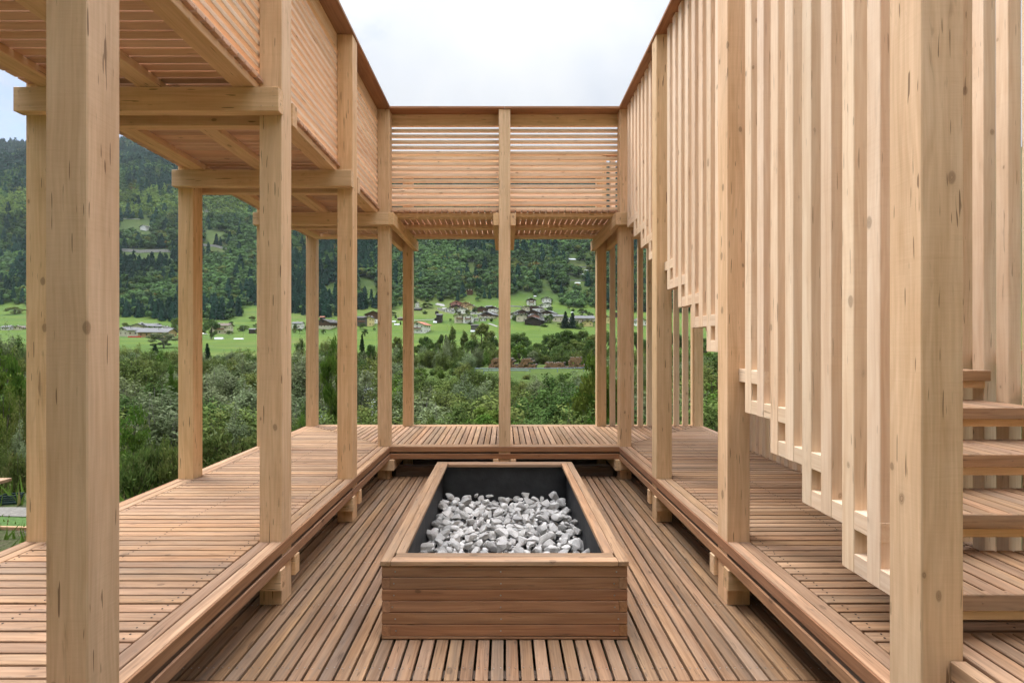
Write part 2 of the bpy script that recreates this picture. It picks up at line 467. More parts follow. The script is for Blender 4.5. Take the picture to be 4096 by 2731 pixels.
# ---------------- right hand: stair, slatted screens
RUN, RISE = .287, (ZU-DK)/16
def zn(n): return DK+RISE*n
stair = MB()
for sg_x in (1.54, 2.765):
    for n in range(1,17):
        yf = 1.148+RUN*n
        stair.box(sg_x, sg_x+.045, yf+.03, yf+.36, zn(n)-.105, zn(n)-.0605, 'y')
for n in range(1,17):
    yf = 1.148+RUN*n
    stair.box(1.535, 2.80, yf+.028, yf+.062, zn(n)-.105+.001, zn(n)-.0615, 'x')
st = pbuild(stair, 'staircase', SPR)
for n in range(1,17):
    yf = 1.148+RUN*n; yb = yf+.37
    if n == 16: yb = 6.0
    t = MB()
    xl = 1.526
    t.box(xl, 2.815, yf, yf+.03, zn(n)-.06, zn(n)-.001, 'x')
    x = 2.815-(PITCH-.011)
    while x > xl-.02:
        xa = max(x, xl)
        if x+PITCH-.011-xa > .02: t.box(xa, x+PITCH-.011, yf+.0005, yb, zn(n)-.028, zn(n), 'y')
        x -= PITCH
    t.box(xl, 2.815, yf+.06, yf+.10, zn(n)-.0605, zn(n)-.0285, 'x')
    if n == 1: 
        t.box(1.473, 1.524, yf, D[1]-.003, zn(n)-.06, zn(n), 'y')
        t.box(1.473, 1.523, yf+.012, D[1]-.004, DK+.001, zn(n)-.062, 'z')
    for x in np.arange(1.6,2.8,.151): t.disc((x, yf+.012, zn(n)+.0006),(0,0,1),.0035)
    t.disc((1.66, yf-.0005, zn(n)-.03),(0,-1,0),.004); t.disc((2.35, yf-.0005, zn(n)-.03),(0,-1,0),.004)
    o = t.build('tread', LAR, st)
SX0, SX1 = 1.45, 1.5215
def pairA(n): return (1.558+RUN*n-.0735, 1.558+RUN*n)
def pairB(n): return (1.558+RUN*n-.1434-.0735, 1.558+RUN*n-.1434)
def hits(y0,y1, rs=(1,2,3,4)):
    for r in rs:
        if y1 > D[r]+.0 and y0 < D[r]+S-.0: return r
    return None
screen = MB()
for n in range(1,16):
    y0, y1 = 1.054+RUN*n, 1.558+RUN*n
    segs = [(y0,y1)]
    for r in (1,2,3,4):
        out = []
        for (a,b_) in segs:
            if b_ <= D[r] or a >= D[r]+S: out.append((a,b_)); continue
            if a < D[r]: out.append((a, D[r]-.002))
            if b_ > D[r]+S: out.append((D[r]+S+.002, b_))
        segs = out
    for (a,b_) in segs:
        if n == 1 and b_ < 1.7: continue
        if b_-a > .03: screen.box(SX0+.0012, SX1-.001, a, b_, zn(n)-.08, zn(n)-.0004, 'y')
scr = pbuild(screen, 'slat_screen', SPR2)
for n in range(1,16):
    for (y0,y1) in (pairA(n), pairB(n)):
        if y0 < 1.70: continue
        j = R.normal(size=3)*.0012
        r = hits(y0,y1)
        if r:
            if y1 > D[r]+S+.03: y0 = D[r]+S+.002
            else: continue
        s_ = MB(); s_.box(SX0+j[0], SX1+.0006, y0+j[1]*.5, y1+j[2]*.5, zn(n)-.081, ZT-.002, 'z', c=.003)
        s_.build('slat', SPR2, scr)
oscr = MB()
for n in range(0,16):
    segs = [(1.054+RUN*n, 1.054+RUN*(n+1))]
    a,b_ = segs[0]
    if hits(a,b_) is None: oscr.box(2.900, 2.93, a, b_, zn(n+1)-.14, zn(n+1)-.06, 'y')
osc = pbuild(oscr, 'slat_screen', SPR2)
for n in range(-2,16):
    for (y0,y1) in (pairA(n), pairB(n)):
        if y0 < .9: continue
        s_ = MB(); j = R.normal(size=3)*.0012
        s_.box(2.8185, 2.829 if False else 2.8295, y0, y1, DK+.001, ZT-.002, 'z') if hits(y0,y1) else s_.box(2.8185+j[0]*.2, 2.893, y0, y1, DK+.001, ZT-.002, 'z', c=.003)
        s_.build('slat', SPR2, osc)


rear = None
for i, x in enumerate((1.59,1.728,1.868,2.008,2.147,2.284,2.418,2.551,2.687)):
    s_ = MB(); s_.box(x, x+.0735, D[5]+.03, D[5]+.10, DK+.001, ZT-.002, 'z', c=.003)
    if rear is None: rear = pbuild(s_, 'slat_screen', SPR2)
    else: s_.build('slat', SPR2, rear)
cp = MB()
for i in range(3): cp.box(W-.012, wi+.02, ys[i+1]+.0012, (ys[i+2]-.0012) if i<2 else D[4]-.013, ZT, ZT+.028, 'y')
cp.box(W-.012, wi+.02, 1.6, ys[1]-.0012, ZT, ZT+.028, 'y')
cp.box(XO-.02, XO+S+.01, .9, D[4], ZT, ZT+.028, 'y')
cp.box(W+S/2+.001, XO+S+.01, D[5]-.01, D[5]+S+.01, ZT, ZT+.028, 'x')
pbuild(cp, 'handrail', LARP)

# ================================================================== THE STONE PIT
pit = empty('fire_pit', (0, 3.85, 0), label='low rectangular pit box of larch planks lined black and filled with stones', cat='fire pit')
PI = Vector((0,3.85,0))
def tbuild(mb, name, mat, **k):
    o = mb.build(name, mat, pit, **k); o.location = -PI; return o
PH = .434; LTOP = PH-.0275
nrow = 6; rh = (LTOP)/nrow - .0005
def panel(side):
    m = MB()
    z = LTOP
    row = 0
    while z > .004:
        z0 = max(z-.0625, .003)
        ext = (row % 2 == 0)
        th = .045
        if side in ('f','b'):
            ya, yb = (PY0, PY0+th) if side == 'f' else (PY1-th, PY1)
            e = 0 if ext else th+.001
            m.box(PX0+e, PX1-e, ya, yb, z0+.002, z, 'x', c=.002)
        else:
            xa, xb = (PX0, PX0+th) if side == 'l' else (PX1-th, PX1)
            e = th+.001 if ext else 0
            m.box(xa, xb, PY0+e, PY1-e, z0+.002, z, 'y', c=.002)
        z -= .0645; row += 1
    return m
for sd in 'fblr': tbuild(panel(sd), 'side_panel', LARP)
m = MB(); z = LTOP-.031; k=0
while z > .02:
    for x in (-.6+R.normal()*.01, -.02+R.normal()*.004, .6+R.normal()*.01): m.disc((x, PY0-.0008, z),(0,-1,0),.0048,.001)
    z -= .0645
tbuild(m, 'screws', STEEL, kind='stuff')
m = MB()
e = .006
for (a,b_) in ((0,.056),(.058,.112)):
    # front & back run between the long side boards
    m.box(PX0-e+.057 if a == 0 else PX0+.06, PX1+e-.057 if a==0 else PX1-.06, PY0-e+a, PY0-e+b_, LTOP+.0008, PH, 'x', c=.0025)
    m.box(PX0-e+.057 if a == 0 else PX0+.115, PX1+e-.057 if a==0 else PX1-.115, PY1+e-b_, PY1+e-a, LTOP+.0008, PH, 'x', c=.0025)
m.box(PX0-e, PX0-e+.056, PY0-e, PY1+e, LTOP+.0008, PH,'y', c=.0025)
m.box(PX1+e-.056, PX1+e, PY0-e, PY1+e, LTOP+.0008, PH,'y', c=.0025)
m.box(PX0-e+.058, PX0-e+.114, PY0-e+.113, PY1+e-.058, LTOP+.0008, PH,'y', c=.0025)
m.box(PX1+e-.114, PX1+e-.058, PY0-e+.113, PY1+e-.058, LTOP+.0008, PH,'y', c=.0025)
tbuild(m, 'rim', LAR)
lm, nt, b = newmat('black_liner'); N = NT(nt)
tc = N.n('ShaderNodeTexCoord').outputs['Object']
nn = N.noise(tc, 6, 5, .6); N.l(N.mix(N.mapr(nn,.35,.7), (.014,.015,.017), (.032,.034,.037)), b.inputs['Base Color'])
b.inputs['Roughness'].default_value = .62
bp = N.n('ShaderNodeBump', i_Strength=.5, i_Distance=.02); N.l(N.noise(tc, 4, 4, .6), bp.inputs['Height']); N.l(bp.outputs[0], b.inputs['Normal'])
m = MB()
lx, ly0, ly1 = PX1-.047, PY0+.047, PY1-.047
m.box(-lx, lx, ly0, ly0+.012, .006, LTOP-.001,'x'); m.box(-lx, lx, ly1-.012, ly1, .006, LTOP-.001,'x')
m.box(-lx, -lx+.012, ly0+.0125, ly1-.0125, .006, LTOP-.001,'y'); m.box(lx-.012, lx, ly0+.0125, ly1-.0125, .006, LTOP-.001,'y')
m.box(-lx+.0125, lx-.0125, ly0+.0125, ly1-.0125, .004, .012,'y')
tbuild(m, 'liner', lm)
# stones
sm, nt, b = newmat('limestone'); N = NT(nt)
tc = N.n('ShaderNodeTexCoord').outputs['Object']; oi = N.n('ShaderNodeObjectInfo').outputs['Random']
add = N.n('ShaderNodeVectorMath', operation='ADD'); N.l(tc, add.inputs[0]); cmb = N.n('ShaderNodeCombineXYZ')
N.l(N.math('MULTIPLY', oi, 50.0), cmb.inputs[0]); N.l(cmb.outputs[0], add.inputs[1]); tv = add.outputs[0]
n1 = N.noise(tv, 22, 6, .7); n2 = N.noise(tv, 90, 4, .7); n3 = N.noise(tv, 9, 3, .6, 1.0)
c = N.mix(N.mapr(n1,.35,.7), (.50,.475,.455), (.80,.78,.75))
c = N.mix(N.mapr(n3,.55,.7,0,.55), c, (.40,.34,.28))
c = N.mix(N.mapr(n2,.6,.72,0,.5), c, (.22,.2,.2))
hv = N.n('ShaderNodeHueSaturation'); N.l(c, hv.inputs['Color']); N.l(N.mapr(oi,0,1,.66,1.18), hv.inputs['Value']); hv.inputs['Saturation'].default_value=.9
N.l(hv.outputs[0], b.inputs['Base Color']); b.inputs['Roughness'].default_value = .9; b.inputs['Specular IOR Level'].default_value=.2
bp = N.n('ShaderNodeBump', i_Strength=.7, i_Distance=.006); N.l(N.math('ADD',n1,N.math('MULTIPLY',n2,.5)), bp.inputs['Height']); N.l(bp.outputs[0], b.inputs['Normal'])
import bmesh
def stone_mesh(seed):
    rg = np.random.default_rng(seed)
    bm = bmesh.new(); bmesh.ops.create_icosphere(bm, subdivisions=3, radius=1)
    V = np.array([v.co[:] for v in bm.verts])
    # cut with random planes to get broken faces
    for _ in range(14):
        n = rg.normal(size=3); n/=np.linalg.norm(n); d = rg.uniform(.40,.80)
        s = V@n; ex = np.maximum(s-d,0); V -= ex[:,None]*n*.96
    V += .03*np.sin(V[:,[1,2,0]]*rg.uniform(3,6)+rg.uniform(0,6,3))
    V *= np.array([1.0, rg.uniform(.68,.95), rg.uniform(.5,.75)])
    for v, p in zip(bm.verts, V): v.co = p
    me = bpy.data.meshes.new('stone'); bm.to_mesh(me); bm.free()
    me.polygons.foreach_set('use_smooth', np.ones(len(me.polygons), bool)); me.materials.append(sm)
    try: me.set_sharp_from_angle(angle=rad(20))
    except Exception: pass
    return me, V
SM = [stone_mesh(i) for i in range(14)]
# drop stones: sphere packing with gravity (largest free height search)
sx0,sx1,sy0,sy1 = -lx+.04, lx-.04, ly0+.04, ly1-.04
placed = []
def drop(r, x, y):
    z = .012+r*.62
    for (px,py,pz,pr) in placed:
        d2 = (px-x)**2+(py-y)**2; rr = (pr+r)*.80
        if d2 < rr*rr: z = max(z, pz+math.sqrt(rr*rr-d2))
    return z
rg = np.random.default_rng(3)
TOT = 880
for i in range(TOT):
    r = float(np.clip(rg.normal(.039,.012),.020,.072))
    best = None
    for _ in range(16):
        x = rg.uniform(sx0,sx1); y = rg.uniform(sy0,sy1); z = drop(r,x,y)
        if best is None or z < best[0]: best = (z,x,y)
    z,x,y = best
    if z > .135: continue
    placed.append((x,y,z,r))
# the ones lying on top (visible) become objects, the buried ones one mass
def covered(i):
    x,y,z,r = placed[i]; c = 0
    for j,(a,b_,c_,q) in enumerate(placed):
        if c_ > z+.022 and (a-x)**2+(b_-y)**2 < (q+.010)**2: return True
    return False
vis = [i for i in range(len(placed)) if not covered(i) and placed[i][2] > .045]
vis = sorted(vis, key=lambda i: (-placed[i][1] < -3.3, -placed[i][2]))
vis.sort(key=lambda i: -(placed[i][2] + (.5 if placed[i][1] > 3.25 else 0)))
vis = vis[:296]; vs = set(vis)
bigl = sorted(vis, key=lambda i: -placed[i][3])
bulkV=[]; bulkF=[]; k=0
for i,(x,y,z,r) in enumerate(placed):
    me, V = SM[i%14]
    eu = (rg.uniform(-.5,.5), rg.uniform(-.5,.5), rg.uniform(0,6.28)); M = Matrix.Rotation(eu[2],3,'Z')@Matrix.Rotation(eu[1],3,'Y')@Matrix.Rotation(eu[0],3,'X')
    sc_ = r*1.22
    if i in vs:
        o = bpy.data.objects.new('stone', me); COL.objects.link(o); o.location=(x,y,z); o.rotation_euler = M.to_euler(); o.scale=(sc_,)*3
        tag(o, 'broken pale grey limestone lying among the others in the black lined pit', 'stone', 'stones heaped in the larch pit box')
    else:
        PV = (np.array(M)@(V*sc_).T).T+np.array([x,y,z]); bulkV.append(PV)
        f = np.zeros(len(me.polygons)*3, np.int32); me.polygons.foreach_get('vertices', f) if False else me.loops.foreach_get('vertex_index', f)
        bulkF.append(f.reshape(-1,3)+k); k += len(V)
if bulkV:
    me = mesh_np('buried_stones', np.vstack(bulkV), np.vstack(bulkF), sm, smooth=True)
    link('stone_rubble', me, None, label='small grey rubble filling the bottom of the pit beneath the larger stones', cat='rubble', kind='stuff')


# ================================================================== LANDSCAPE
class VN:      # value noise
    def __init__(s, seed): s.g = np.random.default_rng(seed).random((256,256))
    def __call__(s, x, y):
        xi = np.floor(x).astype(int); yi = np.floor(y).astype(int); fx = x-xi; fy = y-yi
        fx = fx*fx*(3-2*fx); fy = fy*fy*(3-2*fy); g = s.g
        a = g[xi%256,yi%256]; b_ = g[(xi+1)%256,yi%256]; c = g[xi%256,(yi+1)%256]; d = g[(xi+1)%256,(yi+1)%256]
        return (a*(1-fx)+b_*fx)*(1-fy)+(c*(1-fx)+d*fx)*fy-.5
vn = VN(5)
def sstep(x,a,b_): 
    t = np.clip((x-a)/(b_-a),0,1); return t*t*(3-2*t)
RIV = [(-60,4),(-34,14),(-21,21.5),(-16.5,25),(-12,33),(-10,48),(-20,75),(-60,110),(-140,150)]
def rivdist(x,y):
    d = np.full(np.shape(x), 1e9)
    for (a,b_) in zip(RIV[:-1],RIV[1:]):
        ax,ay=a; bx_,by_=b_; vx=bx_-ax; vy=by_-ay; t=np.clip(((x-ax)*vx+(y-ay)*vy)/(vx*vx+vy*vy),0,1)
        d = np.minimum(d, np.hypot(x-ax-t*vx, y-ay-t*vy))
    return d
def H(x, y):
    x = np.asarray(x,float); y = np.asarray(y,float)
    r = np.hypot(x,y)
    ye = np.abs(y)+0*x
    yy = np.where(y>0, y, 0)
    near = sstep(np.maximum(r, yy), 9.0, 20)
    h = -.5*(1-near) + -3.4*near
    far = np.interp(yy, [0,210,420,560,700,1200,2000,2600,6000], [0,0,14.5,47,116,385,822,600,300])
    # the ridge is lower to the right, with a saddle
    xr = x/np.maximum(yy,1)
    low = np.interp(xr, [-1.2,-.75,-.3,.1,.45,1.0], [1.0,1.0,.93,.865,.83,.98])
    hf = sstep(yy, 600, 1900)
    far = far*(1-(1-low)*hf)
    spur = (vn(x/260+3,y/620+7)*95 + vn(x/110,y/240)*34 + vn(x/45,y/60)*9)*sstep(yy,570,1100)*(1-.25*sstep(yy,1500,2000))
    h = h + far + spur*sstep(2600-yy,0,700)
    h = h + (vn(x/90+40,y/45)*2.6)*sstep(yy,230,420)*(1-sstep(yy,560,700))
    # unseen hills behind the camera, raised steeply to block sky light
    h = h + sstep(-y,5,75)*52 + sstep(-y,60,700)*380
    # small bumps & river bed
    h = h + vn(x/3.1,y/3.1)*.28*near + vn(x/17+9,y/17)*.5*near
    rd = rivdist(x,y)
    h = h - 1.0*(1-sstep(rd,2.2,5.0))*near
    return h
def ray(px, py):
    """where the sight line through a photo pixel meets the terrain"""
    t = np.geomspace(3, 3200, 9000); X = (px-VX)/F*t; Z = EYE-(py-VY)/F*t
    d = H(X,t)-Z; i = np.argmax(d > 0)
    if d[i] <= 0: i = len(t)-1
    return float(X[i]), float(t[i]), float(H(X[i],t[i]))
def scr_xy(X,Y,Z): return VX+F*X/Y, VY-F*(Z-EYE)/Y

# ---- ground sheet
rr = np.concatenate([np.arange(0,30,.6), np.geomspace(30,5200,190)])
th_ = np.concatenate([np.arange(-65,65,.42), np.arange(65,295,4.0)])*math.pi/180
A, B = np.meshgrid(rr, th_, indexing='ij')
GX, GY = A*np.sin(B), A*np.cos(B)
GZ = H(GX,GY)
nr_, nt_ = A.shape
idx = np.arange(nr_*nt_).reshape(nr_,nt_)
q = np.stack([idx[:-1,:],np.roll(idx,-1,1)[:-1,:],np.roll(idx,-1,1)[1:,:],idx[1:,:]],-1).reshape(-1,4)
gm, nt, b = newmat('valley_ground'); N = NT(nt)
geo = N.n('ShaderNodeNewGeometry'); pos = geo.outputs['Position']
sp = N.n('ShaderNodeSeparateXYZ'); N.l(pos, sp.inputs[0])
big = N.noise(pos, .012, 3, .5); mid = N.noise(pos, .07, 4, .6, .5); fin = N.noise(pos, 1.3, 5, .7); vf = N.noise(pos, 14, 5, .75)
strip = N.noise(N.vmul(pos,(.008,.05,.05)), 1, 2, .5)
grass = N.mix(N.mapr(mid,.35,.68), (.072,.122,.017), (.104,.146,.026))
grass = N.mix(N.mapr(strip,.42,.6,0,.7), grass, (.052,.102,.022))
grass = N.mix(N.mapr(big,.55,.68,0,.6), grass, (.13,.13,.045))
grass = N.mix(N.mapr(fin,.3,.75,0,.45), grass, (.042,.07,.016))
scrub = N.mix(N.mapr(fin,.35,.65), (.022,.035,.012), (.055,.075,.022))
scrub = N.mix(N.mapr(vf,.45,.62), scrub, (.075,.062,.04))
zf = N.mapr(sp.outputs[1], 52, 66)
soil = N.mix(N.mapr(vf,.35,.68), (.035,.026,.018), (.13,.105,.075))
nearf = N.mapr(sp.outputs[1], 4.0, 12.0)
lowc = N.mix(N.math('MULTIPLY', N.mapr(fin,.40,.60), .8), soil, (.045,.085,.016))
lowc = N.mix(nearf, lowc, scrub)
forest = N.mix(N.mapr(mid,.4,.6), (.018,.030,.010), (.035,.05,.016))
fsel = N.mapr(N.math('ADD', sp.outputs[1], N.math('MULTIPLY', mid, 60.0)), 600, 640)
grass = N.mix(N.math('MULTIPLY', N.mapr(sp.outputs[1],200,110), N.mapr(fin,.40,.60,.25,.9)), grass, (.045,.062,.018))
col = N.mix(zf, lowc, N.mix(fsel, grass, N.mix(.35, forest, grass)))
N.l(col, b.inputs['Base Color']); b.inputs['Roughness'].default_value = .95; b.inputs['Specular IOR Level'].default_value=.1
bp = N.n('ShaderNodeBump', i_Strength=.8, i_Distance=.05); N.l(vf, bp.inputs['Height']); N.l(bp.outputs[0], b.inputs['Normal'])
link('ground', mesh_np('ground', np.stack([GX.ravel(),GY.ravel(),GZ.ravel()],1), q, gm, smooth=True), kind='structure')

def strip_mesh(name, pts, wdt, mat, dz=.05, step=1.0, kind='structure', **k):
    P = [Vector(p) for p in pts]; out=[]
    for a,b_ in zip(P[:-1],P[1:]):
        n = max(1,int((b_-a).length/step))
        for i in range(n): out.append(a.lerp(b_, i/n))
    out.append(P[-1]); V=[]; 
    for i,p in enumerate(out):
        t = (out[min(i+1,len(out)-1)]-out[max(i-1,0)]); t = Vector((t.x,t.y)).normalized(); nrm = Vector((-t.y,t.x))
        for s_ in (-1,-.33,.33,1):
            x = p.x+nrm.x*wdt/2*s_; y = p.y+nrm.y*wdt/2*s_
            V.append((x,y,float(H(x,y))+dz))
    n = len(out); f = np.array([[i*4+j,i*4+j+1,(i+1)*4+j+1,(i+1)*4+j] for i in range(n-1) for j in range(3)])
    return link(name, mesh_np(name, np.array(V), f, mat, smooth=True), kind=kind, **k)
wm, nt, b = newmat('river_water'); N = NT(nt)
pos = N.n('ShaderNodeNewGeometry').outputs['Position']
foam = N.noise(N.vmul(pos,(.7,2.6,1)), 1, 6, .7, 1.2)
N.l(N.mix(N.mapr(foam,.46,.62), (.06,.085,.08), (.72,.76,.78)), b.inputs['Base Color']); b.inputs['Roughness'].default_value=.25
bp = N.n('ShaderNodeBump', i_Strength=1, i_Distance=.12); N.l(foam, bp.inputs['Height']); N.l(bp.outputs[0], b.inputs['Normal'])
wp = [Vector((x,y,0)) for x,y in RIV]
o = strip_mesh('river_water', [(x,y,0) for x,y in RIV], 6.4, wm, step=1.5)
for v in o.data.vertices: v.co.z = -3.95
GRAV = plain('gravel', (.15,.14,.125), .95, .35, 30)
CONC = plain('concrete', (.24,.235,.225), .9, .18, 3)
STONEW = plain('rubble_wall', (.33,.32,.30), .95, .4, 1.2)
ASPH = plain('asphalt', (.16,.16,.16), .9, .15, 2)
# gravel path, lawn strip and kerb board left of the pavilion
strip_mesh('path', [(-30,7.9,0),(-12,6.65,0),(-3.2,6.05,0)], .32, GRAV, dz=.012, step=.5)
LAWN = plain('lawn_turf', (.05,.10,.02), .95, .4, 40)
strip_mesh('lawn', [(-30,7.4,0),(-12,6.25,0),(-3.3,5.72,0)], .34, LAWN, dz=.012, step=.5)
kb = MB(); kb.box(-9, -3.3, 5.14,5.17, -.55,-.465,'x'); o = kb.build('edging_board', LAR); o.rotation_euler=(0,0,rad(-3.0)); o.location=(0,.22,0)
tag(o,'pale timber edging board laid along the small lawn left of the deck','edging board')
bn = empty('garden_bench', (-7.80,6.95,float(H(-7.8,6.95))), label='low grey plank bench on stub legs beside the gravel path at left', cat='bench')
m = MB(); m.box(-.75,.75,-.15,.15,.30,.345,'x'); m.build('seat', LAR, bn)
for sx in (-.55,.55):
    m = MB(); m.box(sx-.05,sx+.05,-.12,.12,0,.299,'z'); m.build('leg', DARKW, bn)
cr_ = MB()
for k in range(4):
    cr_.box(-.25,.25,-.18,-.16,.01+k*.07,.065+k*.07,'x'); cr_.box(-.25,.25,.16,.18,.01+k*.07,.065+k*.07,'x')
    cr_.box(-.25,-.23,-.158,.158,.01+k*.07,.065+k*.07,'y'); cr_.box(.23,.25,-.158,.158,.01+k*.07,.065+k*.07,'y')
cr_.box(-.228,.228,-.158,.158,.02,.04,'x')
o = cr_.build('crate', plain('dark_plastic',(.012,.03,.028),.5)); o.location=(-6.62,6.66,float(H(-6.62,6.66))); o.rotation_euler=(0,0,.3); o.scale=(.42,.42,.42)
tag(o,'small dark green slatted crate on the grass near the plank bench','crate')

# ---- foliage
def leafmat(name, c1, c2, c3, trans=.25, objvar=.25, attr=False, rough=.6):
    m, nt, b = newmat(name); N = NT(nt)
    oi = N.n('ShaderNodeObjectInfo').outputs['Random']
    if attr:
        c = N.n('ShaderNodeAttribute', attribute_name='col').outputs['Color']
    else:
        rn = N.n('ShaderNodeAttribute', attribute_name='rnd').outputs['Fac']
        cl_ = N.n('ShaderNodeAttribute', attribute_name='clump').outputs['Fac']
        c = N.mix(rn, c1, c2); c = N.mix(N.mapr(cl_,.45,1,0,.8), c, c3)
        hv = N.n('ShaderNodeHueSaturation'); N.l(c, hv.inputs['Color']); N.l(N.mapr(oi,0,1,1-objvar,1+objvar), hv.inputs['Value'])
        N.l(N.mapr(N.math('FRACT',N.math('MULTIPLY',oi,7.7)),0,1,.485,.52), hv.inputs['Hue']); c = hv.outputs[0]
    N.l(c, b.inputs['Base Color']); b.inputs['Roughness'].default_value=.9; b.inputs['Specular IOR Level'].default_value=.03
    tr = N.n('ShaderNodeBsdfTranslucent'); N.l(c, tr.inputs['Color'])
    mx = N.n('ShaderNodeMixShader'); mx.inputs[0].default_value=trans; N.l(b.outputs[0], mx.inputs[1]); N.l(tr.outputs[0], mx.inputs[2])
    N.l(mx.outputs[0], nt.nodes['Material Output'].inputs['Surface'])
    return m
LM = {
 'willow': leafmat('willow_leaf', (.115,.15,.065), (.165,.20,.10), (.20,.23,.135)),
 'olive':  leafmat('olive_leaf', (.090,.125,.032), (.135,.165,.048), (.175,.19,.06)),
 'dark':   leafmat('dark_leaf', (.052,.09,.026), (.088,.13,.036), (.115,.155,.045)),
 'bright': leafmat('bright_leaf', (.065,.125,.020), (.11,.175,.032), (.15,.19,.04), objvar=.15),
 'conifer':leafmat('needle', (.014,.034,.018), (.028,.055,.026), (.04,.065,.03), trans=.08),
 'autumn': leafmat('autumn_leaf', (.20,.11,.025), (.27,.17,.04), (.16,.15,.04)),
 'reed':   leafmat('weed_leaf', (.075,.12,.03), (.13,.17,.05), (.19,.18,.08)),
}
BARK = plain('bark', (.10,.085,.065), .95, .35, 6)
BARKG = plain('grey_bark', (.22,.205,.18), .95, .3, 8)
JIT = [.5]
def quads(C, size, rg, elong=1.8, up=0.0, out=None, droop=0.0, face=False):
    """one rhombic leaf spray at each point"""
    n = len(C); d = rg.normal(size=(n,3)); 
    if face:      # sprays lie in the crown's surface
        nn = out/(np.linalg.norm(out,axis=1)[:,None]+1e-9)+rg.normal(size=(n,3))*JIT[0]; nn/=np.linalg.norm(nn,axis=1)[:,None]
        d -= (d*nn).sum(1)[:,None]*nn; d /= np.linalg.norm(d,axis=1)[:,None]+1e-9; e = np.cross(nn,d); s = (size*rg.uniform(.6,1.4,n))[:,None]
        V = np.stack([C-d*s*elong*.5, C+e*s*.5, C+d*s*elong*.5, C-e*s*.5],1).reshape(-1,3)
        return V, np.arange(4*n).reshape(n,4)
    if out is not None: d = d*.75+out*.8
    d[:,2] += up-droop; d /= np.linalg.norm(d,axis=1)[:,None]+1e-9
    e = rg.normal(size=(n,3)); e -= (e*d).sum(1)[:,None]*d; e /= np.linalg.norm(e,axis=1)[:,None]+1e-9
    s = (size*rg.uniform(.6,1.4,n))[:,None]
    V = np.stack([C-d*s*elong*.5, C+e*s*.5, C+d*s*elong*.5, C-e*s*.5],1).reshape(-1,3)
    return V, np.arange(4*n).reshape(n,4)
def tube(p0, p1, r0, r1, n=5):
    p0=np.array(p0,float); p1=np.array(p1,float); d=p1-p0; L=np.linalg.norm(d)+1e-9; d/=L
    u=np.cross(d,[.31,.77,.2]); u/=np.linalg.norm(u); v=np.cross(d,u); a=np.arange(n)*2*math.pi/n
    ring=np.cos(a)[:,None]*u+np.sin(a)[:,None]*v
    V=np.vstack([p0+ring*r0,p1+ring*r1]); Fc=np.array([[i,(i+1)%n,n+(i+1)%n,n+i] for i in range(n)])
    return V,Fc
def stems(segs):
    V=[];Fc=[];k=0
    for s in segs:
        v,f=tube(*s); V.append(v); Fc.append(f+k); k+=len(v)
    return np.vstack(V),np.vstack(Fc)
